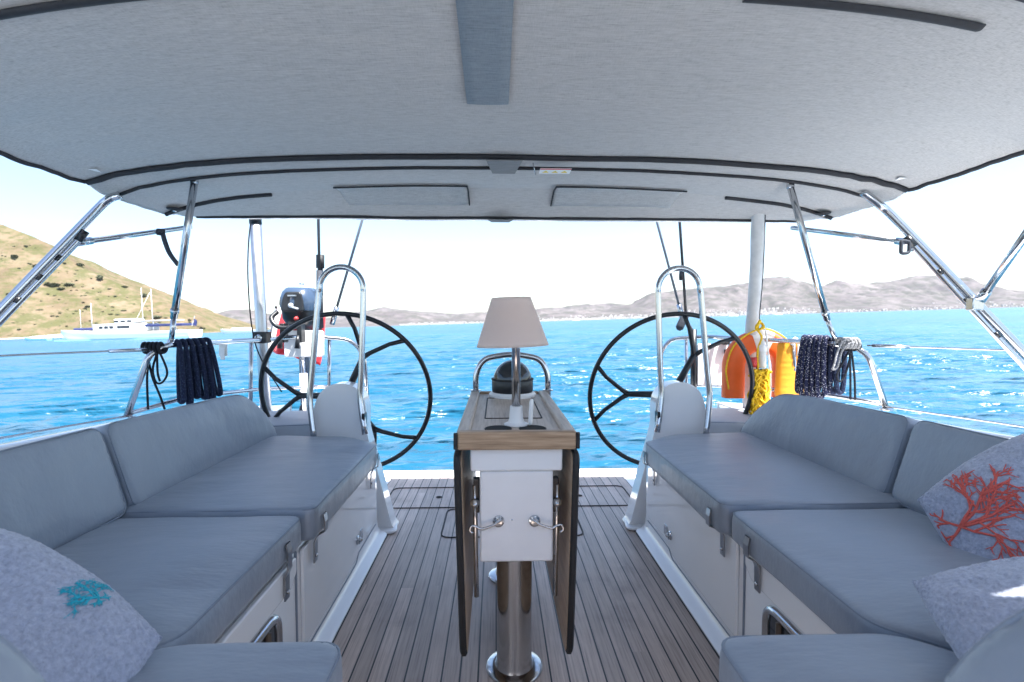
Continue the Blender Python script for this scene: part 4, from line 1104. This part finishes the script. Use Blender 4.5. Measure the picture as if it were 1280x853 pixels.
# ================================================================== SEA, HILLS, TOWN, BOATS (level axes)
def water():
    m, nt, out = mat('azure_sea_water')
    tc = N(nt, 'ShaderNodeTexCoord')
    n0 = noise_n(nt, coords(nt, (.010,.022,.02)), 1.0, 4, .6)
    c = ramp(nt, n0, [(.3, (.007,.074,.140)), (.7, (.014,.116,.192))])
    mpa = coords(nt, (2.2,4.2,2)); na = noise_n(nt, mpa, 1.0, 4, .6)
    mpb = coords(nt, (.45,1.0,1)); nb = noise_n(nt, mpb, 1.0, 4, .62)
    mpc = coords(nt, (.035,.12,1)); ncc = noise_n(nt, mpc, 1.0, 4, .65)
    b = bump(nt, ncc, .9, 3.0); b = bump(nt, nb, .8, .40, b); b = bump(nt, na, .6, .09, b)
    df = N(nt, 'ShaderNodeBsdfDiffuse'); L(nt, c, df.inputs[0]); L(nt, b, df.inputs['Normal'])
    gl = N(nt, 'ShaderNodeBsdfGlossy'); gl.inputs['Roughness'].default_value = .26; gl.inputs[0].default_value = (1,1,1,1); L(nt, b, gl.inputs['Normal'])
    fr = N(nt, 'ShaderNodeFresnel'); fr.inputs[0].default_value = 1.33; L(nt, b, fr.inputs['Normal'])
    fac = math_n(nt, 'MINIMUM', math_n(nt, 'MULTIPLY', fr.outputs[0], 1.1), .42)
    mx = N(nt, 'ShaderNodeMixShader'); L(nt, fac, mx.inputs[0]); L(nt, df.outputs[0], mx.inputs[1]); L(nt, gl.outputs[0], mx.inputs[2]); L(nt, mx.outputs[0], out.inputs[0])
    return m
M['water'] = water()
# polar grid, fine in front of the stern, with real waves fading into flat sea far off
ang = np.concatenate([np.linspace(-72, 72, 620), np.linspace(72, 288, 40)[1:-1]])*PI/180
rad = [2.0]
while rad[-1] < 500: rad.append(rad[-1]*1.0058 + .004)
while rad[-1] < 9000: rad.append(rad[-1]*1.25)
rad = np.array(rad)
A, R_ = np.meshgrid(ang, rad)
X = R_*np.sin(A); Y = R_*np.cos(A)
rs = np.random.RandomState(5); Z = np.zeros_like(X)
wind = math.radians(80)
for i in range(46):
    lam = .20*(1.105**i) if i < 30 else rs.uniform(.3, 1.4)
    th = wind + rs.normal(0, .55) if True else 0
    k = 2*PI/lam; amp = .0150*lam**.92*rs.uniform(.5,1.2)*(1 if lam < .9 else (.9/lam)**.95)
    # wave no shorter than the grid can carry at this range
    cell = np.maximum(R_*.0058, R_*(144/620)*PI/180)
    ok = np.clip((lam/cell-3)/4, 0, 1)
    gx = X + .35*np.sin(Y*.23+i); gy = Y + .35*np.sin(X*.19+2*i)
    ph = k*(gx*math.cos(th)+gy*math.sin(th))+rs.uniform(0, 6.28)
    grp = .55+.45*np.sin(.11*k*(gx*math.sin(th)-gy*math.cos(th)*.7)+i*1.3)
    s_ = np.sin(ph); Z += ok*amp*grp*(s_+.35*np.cos(2*ph)*-.5)
Z *= np.clip((520-R_)/300, 0, 1)
nr, na_ = X.shape
V = np.stack([X, Y, Z+WATER_Z], -1).reshape(-1, 3)
idx = np.arange(nr*na_).reshape(nr, na_)
nxt = np.roll(idx, -1, axis=1)
F = np.stack([idx[:-1], nxt[:-1], nxt[1:], idx[1:]], -1).reshape(-1, 4)
# hub under the hull
V = np.vstack([V, [[0, 0, WATER_Z-.3]]]); hub = len(V)-1
me = bpy.data.meshes.new('sea')
tri = np.stack([np.full(na_, hub), nxt[0], idx[0]], -1)
nl = F.size+tri.size
me.vertices.add(len(V)); me.vertices.foreach_set('co', V.astype(np.float32).ravel())
me.loops.add(nl); me.loops.foreach_set('vertex_index', np.concatenate([F.ravel(), tri.ravel()]).astype(np.int32))
me.polygons.add(len(F)+len(tri))
st = np.concatenate([np.arange(len(F))*4, len(F)*4+np.arange(len(tri))*3]).astype(np.int32)
me.polygons.foreach_set('loop_start', st)
me.update(calc_edges=True); me.validate()
bm = None
me.polygons.foreach_set('use_smooth', np.ones(len(me.polygons), dtype=bool))
me.materials.append(M['water'])
sea = bpy.data.objects.new('sea', me); COL.objects.link(sea)
if me.polygons[10].normal.z < 0: me.flip_normals()
sea['kind'] = 'structure'; sea['label'] = 'choppy azure blue sea'

def hill_mat(name, stops, sc, green=None, rockc=None):
    m, nt, out = mat(name)
    v = coords(nt, (sc,sc,sc*1.4)); n1 = noise_n(nt, v, 1.0, 6, .65); n2 = noise_n(nt, v, 5.0, 5, .7)
    c = ramp(nt, n1, stops)
    if green:
        g = ramp(nt, noise_n(nt, coords(nt, (sc*1.6,sc*1.6,sc*3.2)), 1.3, 5, .7), [(.44, (0,0,0)), (.58, (1,1,1))])
        c = mixc(nt, math_n(nt, 'MULTIPLY', g, .75), c, green)
        g3 = ramp(nt, n2, [(.60, (0,0,0)), (.68, (1,1,1))]); c = mixc(nt, math_n(nt, 'MULTIPLY', g3, .6), c, tuple(x*.5 for x in green))
    if rockc:
        g2 = ramp(nt, n2, [(.30, (1,1,1)), (.38, (0,0,0))]); c = mixc(nt, math_n(nt, 'MULTIPLY', g2, .6), c, rockc)
    principled(nt, out, c, .95, 0, .1, 0, bump(nt, n2, .6, 1.5))
    return m
M['headland'] = hill_mat('dry_grass_headland', [(.3,(.098,.074,.047)),(.5,(.148,.114,.074)),(.7,(.185,.148,.102))], .035, (.070,.078,.030), (.20,.155,.125))
M['far_hill'] = hill_mat('dry_far_hills', [(.3,(.070,.060,.064)),(.5,(.120,.105,.105)),(.7,(.165,.147,.145))], .004, (.055,.057,.046), (.22,.185,.18))
# headland on the left
HP = [(-1500,-420),(-700,40),(-300,168),(0,285),(60,309),(125,348),(165,364),(200,379),(240,395),(262,404),(284,416)]
HX = []
for px, py in HP:
    w = WW(px, py, 520); HX.append((w.x, max(0, w.z-WATER_Z)))
tipx = HX[-1][0]
def shore(x):
    t = min(1, max(0, (tipx-x)/420)); return 505-175*t**.7
def hill_h(x, y):
    H = lerp_tab(x, HX) if x < tipx else 0
    ys_ = shore(x)+6*noise.noise(Vector((x*.02, 0, 5)))
    if y < ys_: return -1.5
    u = (y-ys_)/(520-ys_)
    base = H*(u if u < 1 else max(0, 1-(u-1)*.25))
    beach = min(1.2, (y-ys_)*.12)
    n_ = noise.fractal(Vector((x*.02, y*.02, 1)), 1.0, 2.1, 5)*4.5*min(1, base/25) + noise.fractal(Vector((x*.09, y*.09, 7)), .9, 2.1, 3)*.8*min(1, base/12)
    return base+beach+n_
P = []
xs = [-1150+ (tipx+40+1150)*i/330 for i in range(331)]
for x in xs: P.append([(x, y, WATER_Z+hill_h(x, y)) for y in [322+ 380*j/120 for j in range(121)]])
hd = MB().grid(P).build('headland', M['headland'], smooth=True, loc=(-600,500,0))
tag(hd, 'dry grassy headland sloping down to the sea', None, None, 'structure', False)
# pale beach strip
bp = []
for i in range(80):
    x = -900+(tipx-12+900)*i/79; y = shore(x)
    bp.append([(x, y-4, WATER_Z+.05), (x, y+2, WATER_Z+1.1), (x, y+12, WATER_Z+2.2+hill_h(x, y+12)*.35)])
M['beach'] = simple('pale_pebble_beach', (.55,.50,.44), .95, var=.15, scale=.3)
tag(MB().grid(bp).build('beach', M['beach'], smooth=True, loc=(-600,400,0)), 'pale pebble beach below the headland', None, None, 'structure', False)

# shrubs on the headland
M['leaf'] = simple('dusty_shrub_leaves', (.080,.088,.048), .85, var=.5, scale=.8)
def shrub_mesh(seed, r, h, name):
    rr = random.Random(seed); b = MB()
    for k in range(420):
        d = Vector((rr.gauss(0,1), rr.gauss(0,1), rr.gauss(0,1))).normalized(); rad_ = rr.uniform(.45,1)**.5
        lump = .8+.35*noise.noise(d*2.3+Vector((seed,0,0)))
        p = Vector((d.x*r*rad_*lump, d.y*r*rad_*lump, h*.5+d.z*h*.5*rad_*lump))
        u = Vector((rr.gauss(0,1), rr.gauss(0,1), rr.gauss(0,1))).normalized(); v = u.orthogonal().normalized()
        s_ = r*rr.uniform(.10,.2)
        b.add([p-u*s_-v*s_*.6, p+u*s_-v*s_*.6, p+u*s_*.8+v*s_*.6, p-u*s_*.8+v*s_*.6], [(0,1,2,3)])
    return b
protos = [shrub_mesh(i+1, 2.2+.5*i, 3.0+.4*i, 's').build('shrub', M['leaf'], loc=(0,0,0)) for i in range(3)]
rr = random.Random(12)
def on_hill(px, py):
    d = (RH.to_3x3() @ (_f*FPX + _r*(px-640) + _u*(426.5-py))).normalized(); o = RH @ CAM
    t = 300.0
    while t < 900:
        p = o+d*t
        if p.z < WATER_Z+hill_h(p.x, p.y): return p
        t += 1.5
    return None
spots = [(47,335,1.5),(60,338,1.2),(66,358,1.6),(76,362,1.4),(87,357,1.5),(100,333,1.0),(156,360,1.2),(180,371,1.2),(18,322,1.0),(30,368,.9),(110,384,1.0),(196,398,1.2)]
for _ in range(190):
    px = rr.uniform(0, 262); 
    py = rr.uniform(lerp_tab(px, [(x, y) for x, y in HP])+6, 414); spots.append((px, py, rr.uniform(.18,.62)))
first = True
for i, (px, py, sc) in enumerate(spots):
    p = on_hill(px, py)
    if p is None: continue
    src = protos[i % 3]
    o = src.copy(); COL.objects.link(o)
    o.location = p-Vector((0,0,.3)); o.rotation_euler = (0,0,rr.uniform(0,6)); o.scale = (sc*rr.uniform(.9,1.7), sc, sc*rr.uniform(.5,.95))
    big = sc > .85
    o['label'] = 'dark rounded shrub growing on the dry hillside' if big else 'small low shrub tuft on the dry hillside'
    o['category'] = 'shrub'; o['group'] = 'larger shrubs on the headland' if big else 'small shrub tufts on the headland'
for p_ in protos: bpy.data.objects.remove(p_)
# lone tree on the skyline
p = on_hill(125, 352) or WW(125,350,515)
tr = thing('tree', 'lone round tree standing on the hillside skyline', 'tree', p, None, False)
MB().tube([p-Vector((0,0,1)), p+Vector((.2,0,1.5)), p+Vector((.1,0,3.2))], [.35,.28,.15], 8).build('trunk', M['bark'], tr, smooth=True)
b = shrub_mesh(9, 3.4, 5.0, 't'); b.v = [v+p+Vector((0,0,1.8)) for v in b.v]; b.build('crown', M['leaf'], tr)

# far hills: heightfields whose crest follows the skyline
def ridge(name, label, prof, Yc, depth, seed, rough):
    pts = []
    for px, py in prof:
        w = WW(px, py, Yc); pts.append((w.x, max(1, w.z-WATER_Z)))
    x0, x1 = pts[0][0], pts[-1][0]; P = []; nx = 420
    f = 1/(depth*.55)
    for i in range(nx+1):
        x = x0+(x1-x0)*i/nx; H = lerp_tab(x, pts); row = []
        for j in range(46):
            u = j/30; y = Yc-depth+depth*u
            prof_ = (.10*u+.90*u**1.5) if u <= 1 else max(0, 1-(u-1)*1.6)
            g = noise.fractal(Vector((x*f*1.8, y*f*.9, seed)), .9, 2.1, 5)
            g += .5*abs(noise.fractal(Vector((x*f*6, y*f*2.6, seed+3)), .8, 2.1, 5))-.2
            z = H*prof_ + rough*g*H*.36*(u if u < 1 else 1)*(1-.75*max(0, 1-abs(u-1)*6))
            row.append((x, y, WATER_Z+max(z, .4 if u > .02 else -2)))
        P.append(row)
    o = MB().grid(P).build(name, M['far_hill'], smooth=True, loc=((x0+x1)/2, Yc, 0))
    return tag(o, label, None, None, 'structure', False), pts
ridge('far_mountains', 'long pale mountain range across the bay', [(640,396),(690,393),(730,389),(760,386),(790,380),(815,366),(840,363),(870,362),(900,358),(940,352),(975,346),(1000,349),(1030,356),(1045,350),(1065,355),(1090,354),(1120,349),(1150,343),(1170,345),(1195,352),(1230,359),(1260,362),(1300,366),(1400,356),(1600,372),(1800,380)], 5200, 1500, 3, 1.0)
ridge('far_hills', 'low pale hills behind the lamp', [(-300,414),(100,410),(240,408),(262,394),(285,388),(310,387),(330,391),(370,396),(420,399),(440,396),(470,389),(500,388),(530,393),(560,398),(580,394),(600,391),(640,393),(680,386),(700,390),(730,387),(750,391),(800,385),(830,390),(870,394)], 4600, 900, 8, .8)
ridge('far_peaks', 'faint farther peaks between the hills', [(330,405),(420,396),(480,384),(510,388),(560,392),(600,391),(650,389),(690,384),(720,382),(760,379),(790,381),(840,374),(900,370),(960,372)], 7300, 1200, 21, .8)
# white town along the far shore
rr = random.Random(31); tw = MB()
for k in range(2400):
    px = rr.choice((rr.uniform(640,1300), rr.uniform(720,1020), rr.uniform(500,760), rr.uniform(255,340)))
    u = min(rr.expovariate(3.0), 1)
    if px > 640 and (px > 760 or rr.random() < .4): Yc, dep, pr_ = 5200, 1500, 0
    else: Yc, dep, pr_ = 4600, 900, 1
    y = Yc-dep+dep*(.03+.30*u)
    w = WW(px, 400, y)
    # sit on the slope: same profile as the ridge, gullies ignored
    uu = (y-(Yc-dep))/dep
    H = 260 if (pr_ == 0 and px > 860) else (170 if pr_ == 0 else 70)
    z = WATER_Z + H*(.10*uu+.90*uu**1.5)*1.0
    sx_, sy_, sz_ = rr.uniform(6,18), rr.uniform(8,14), rr.uniform(4,9)
    tw.box((w.x-sx_/2, y-sy_/2, z-8), (w.x+sx_/2, y+sy_/2, z+sz_))
M['town'] = simple('whitewashed_houses', (.46,.44,.42), .8, var=.1, scale=.02)
tag(tw.build('far_town', M['town'], loc=(500,4000,0)), 'white houses of the town massed along the far shore', None, None, 'stuff', False)

# moored boats
def hull_mb(L_, B, D, yaw, pos, sheer=.35):
    b = MB(); P = []
    c, s = math.cos(yaw), math.sin(yaw)
    for i in range(25):
        t = i/24; x = (t-.5)*L_
        w = B/2*(min(1, (1-t)*3.2)**.6 if t > .5 else (.82+.36*t if t < .5 else 1))
        w = max(w, .02); sh = D*(1+sheer*(2*t-.7)**2*(1 if t > .35 else .3))
        xb = x - (0 if t < .8 else (t-.8)*L_*.28)
        row = []
        for (fx, fy, fz) in ((x, -w, sh), (x, -w*.98, sh*.6), (xb, -w*.80, -.05), (xb, -w*.3, -.6), (xb, w*.3, -.6), (xb, w*.80, -.05), (x, w*.98, sh*.6), (x, w, sh), (x, 0, sh*.98), (x, -w, sh)):
            row.append((pos[0]+fx*c-fy*s, pos[1]+fx*s+fy*c, pos[2]+fz))
        P.append(row)
    b.grid(P); b.f.append(tuple(range(9))); return b
def lbox(pos, yaw, lo, hi):
    c, s = math.cos(yaw), math.sin(yaw); b = MB().box(lo, hi)
    b.v = [Vector((pos[0]+v.x*c-v.y*s, pos[1]+v.x*s+v.y*c, pos[2]+v.z)) for v in b.v]; return b
def lpt(pos, yaw, x, y, z):
    c, s = math.cos(yaw), math.sin(yaw); return Vector((pos[0]+x*c-y*s, pos[1]+x*s+y*c, pos[2]+z))
p = WW(160, 424, 150); p.z = WATER_Z; yw = PI-.10
g = thing('motor_yacht', 'long white motor yacht with navy awnings moored below the headland', 'boat', p, None, False)
hull_mb(42, 7.5, 2.2, yw, p, .28).build('hull', M['boat_white'], g, smooth=True, auto=40)
lbox(p, yw, (-20.4,-3.2,-.02), (20,3.2,.38)).build('boot_stripe', M['boat_teal'], g)
ch = lbox(p, yw, (-8,-2.6,2.4), (8.5,2.6,4.6)).build('deckhouse', M['boat_white'], g, bevel=.35)
for x in (2.0, 3.6, 5.2): lbox(p, yw, (x,2.55,3.2), (x+1.2,2.66,4.0)).build('window', M['boat_window'], ch)
lbox(p, yw, (-3,2.55,3.2), (.8,2.66,4.0)).build('window', M['boat_window'], ch)
wh = lbox(p, yw, (-4,-2.0,4.6), (2.5,2.0,6.0)).build('wheelhouse', M['boat_white'], g, bevel=.4)
for x in (-3.2, -1.2, .8): lbox(p, yw, (x,1.95,4.95), (x+1.4,2.06,5.6)).build('window', M['boat_window'], wh)
lbox(p, yw, (-19,-2.6,3.5), (-7.5,2.6,4.2)).build('stern_awning', M['boat_blue'], g, bevel=.2)
lbox(p, yw, (9,-1.4,2.9), (12,1.4,3.7)).build('deck_cover', M['boat_blue'], g, bevel=.3)
lbox(p, yw, (13.5,-1.2,3.0), (16,1.2,3.7)).build('deck_cover', M['boat_blue'], g, bevel=.3)
lbox(p, yw, (-16,-2.4,5.1), (-3.8,2.4,5.3)).build('hardtop', M['boat_white'], g, bevel=.08)
for x in (-15.5,-10): MB().tube([lpt(p,yw,x,2.2,2.5), lpt(p,yw,x,2.2,5.1)], .08, 6).build('awning_post', M['boat_white'], g)
for x, z in ((11,11),(-5,15),(-8,14.5)): MB().tube([lpt(p,yw,x,0,2.5), lpt(p,yw,x,0,z)], [.09,.05], 8).build('mast', M['boat_white'], g, smooth=True)
MB().tube([lpt(p,yw,-2.5,0,5), lpt(p,yw,-7.6,0,13.5)], .05, 6).build('boom', M['boat_white'], g, smooth=True)
MB().tube([lpt(p,yw,-20,0,3.4), lpt(p,yw,-21,0,6.2)], .06, 6).build('ensign_staff', M['boat_white'], g)
P = [[lpt(p,yw,-20.6-.9*u-.15*math.sin(v*5), .2*math.sin(u*6), 5.6-1.9*v-.6*u) for v in (0,.25,.5,.75,1)] for u in (0,.25,.5,.75,1)]
MB().grid(P).build('ensign', M['boat_blue'], g, smooth=True)
p = WW(46, 423, 190); p.z = WATER_Z
g = thing('tender', 'small pale blue open boat near the beach', 'boat', p, None, False)
hull_mb(9, 3, .9, PI, p).build('hull', M['boat_teal'], g, smooth=True, auto=40)
lbox(p, PI, (-2,-1,.6), (1.2,1,1.7)).build('cabin', M['boat_white'], g, bevel=.2)
def small_boat(px, py, Yd, Ln, lab, yaw=0.1, mast=False, cat='boat', H=1.0, name='motor_boat'):
    p = WW(px, py, Yd); p.z = WATER_Z
    g = thing(name, lab, cat, p, 'small boats on the bay', False)
    hull_mb(Ln, Ln*.27, Ln*.10*H, yaw, p).build('hull', M['boat_white'], g, smooth=True, auto=40)
    cb = lbox(p, yaw, (-Ln*.28,-Ln*.10,Ln*.09*H), (Ln*.18,Ln*.10,Ln*.18*H)).build('cabin', M['boat_white'], g, bevel=Ln*.02)
    lbox(p, yaw, (-Ln*.22,-Ln*.103,Ln*.125*H), (Ln*.14,Ln*.103,Ln*.155*H)).build('window', M['boat_window'], cb)
    if mast:
        MB().tube([lpt(p,yaw,Ln*.05,0,Ln*.1), lpt(p,yaw,Ln*.05,0,Ln*1.05)], [.08,.05], 8).build('mast', M['boat_white'], g, smooth=True)
        MB().tube([lpt(p,yaw,Ln*.05,0,Ln*.22), lpt(p,yaw,-Ln*.38,0,Ln*.22)], [.2,.14], 8).build('boom', M['boat_white'], g, smooth=True)
small_boat(917, 390, 900, 20, 'white motor boat off the far shore right of the white sleeved pole')
small_boat(972, 389, 1000, 21, 'white motor boat off the far shore between rope coil and prop', PI+.2)
small_boat(720, 401, 1600, 26, 'white motor boat just right of the lamp shade', .1)
small_boat(300, 417, 320, 24, 'low white yacht off the tip of the headland', PI, H=.75, name='white_yacht')
small_boat(100, 421, 260, 14, 'white sailing boat with bare mast behind the motor yacht', .2, True, name='sailing_boat')
small_boat(222, 420, 300, 13, 'white sailing boat with bare mast behind the steel prop', 2.8, True, name='sailing_boat')

# ------------------------------------------------------------------ air
hz = MB().box((-9500,-200,WATER_Z-4), (9500,9300,760)).build('haze', None, loc=(0,0,0))
m, nt, out = mat('pale_sea_haze')
pv = N(nt, 'ShaderNodeVolumePrincipled'); pv.inputs['Color'].default_value = (.88,.91,.97,1); pv.inputs['Density'].default_value = 1.7e-5
pv.inputs['Anisotropy'].default_value = .3
L(nt, pv.outputs[0], out.inputs['Volume']); hz.data.materials.append(m)
hz['kind'] = 'stuff'; hz['label'] = 'pale sea haze in the air'

# ------------------------------------------------------------------ light
to_sun = Vector((.34,-.30,1)).normalized()
elev = math.asin(to_sun.z); az = math.atan2(to_sun.x, to_sun.y)
w = bpy.data.worlds.new('World'); SC.world = w; w.use_nodes = True
nt = w.node_tree; nt.nodes.clear()
sky = nt.nodes.new('ShaderNodeTexSky'); sky.sky_type = 'NISHITA'; sky.sun_disc = False
sky.sun_elevation = elev; sky.sun_rotation = az; sky.air_density = 1.0; sky.dust_density = 1.2; sky.ozone_density = 1.0; sky.altitude = 0
bg = nt.nodes.new('ShaderNodeBackground'); bg.inputs[1].default_value = .062
wo = nt.nodes.new('ShaderNodeOutputWorld')
nt.links.new(sky.outputs[0], bg.inputs[0]); nt.links.new(bg.outputs[0], wo.inputs[0])
sl = bpy.data.lights.new('sun', 'SUN'); sl.energy = 3.2; sl.angle = math.radians(.53); sl.color = (1,.97,.92)
so = bpy.data.objects.new('sun', sl); COL.objects.link(so)
so.rotation_euler = to_sun.to_track_quat('Z', 'Y').to_euler(); so.location = (0,0,60)

# ------------------------------------------------------------------ camera
cd = bpy.data.cameras.new('camera'); cam = bpy.data.objects.new('camera', cd); COL.objects.link(cam)
cd.sensor_width = 36; cd.lens = FPX/1280*36; cd.clip_start = .02; cd.clip_end = 30000
cd.dof.use_dof = True; cd.dof.focus_distance = 1.75; cd.dof.aperture_fstop = 4.5
mw = Matrix((( _r.x, _u.x, -_f.x, CAM.x), (_r.y, _u.y, -_f.y, CAM.y), (_r.z, _u.z, -_f.z, CAM.z), (0,0,0,1)))
cam.matrix_world = RH @ mw
SC.camera = cam
for o in bpy.data.objects:
    if '_o' in o: del o['_o']
SC.render.engine = 'CYCLES'
SC.cycles.use_denoising = True
SC.cycles.max_bounces = 10; SC.cycles.diffuse_bounces = 5; SC.cycles.glossy_bounces = 4; SC.cycles.transmission_bounces = 4; SC.cycles.volume_bounces = 1
SC.cycles.sample_clamp_indirect = 8
SC.view_settings.view_transform = 'Standard'; SC.view_settings.look = 'None'
SC.view_settings.exposure = 2.48; SC.view_settings.gamma = 1; SC.view_settings.use_curve_mapping = False
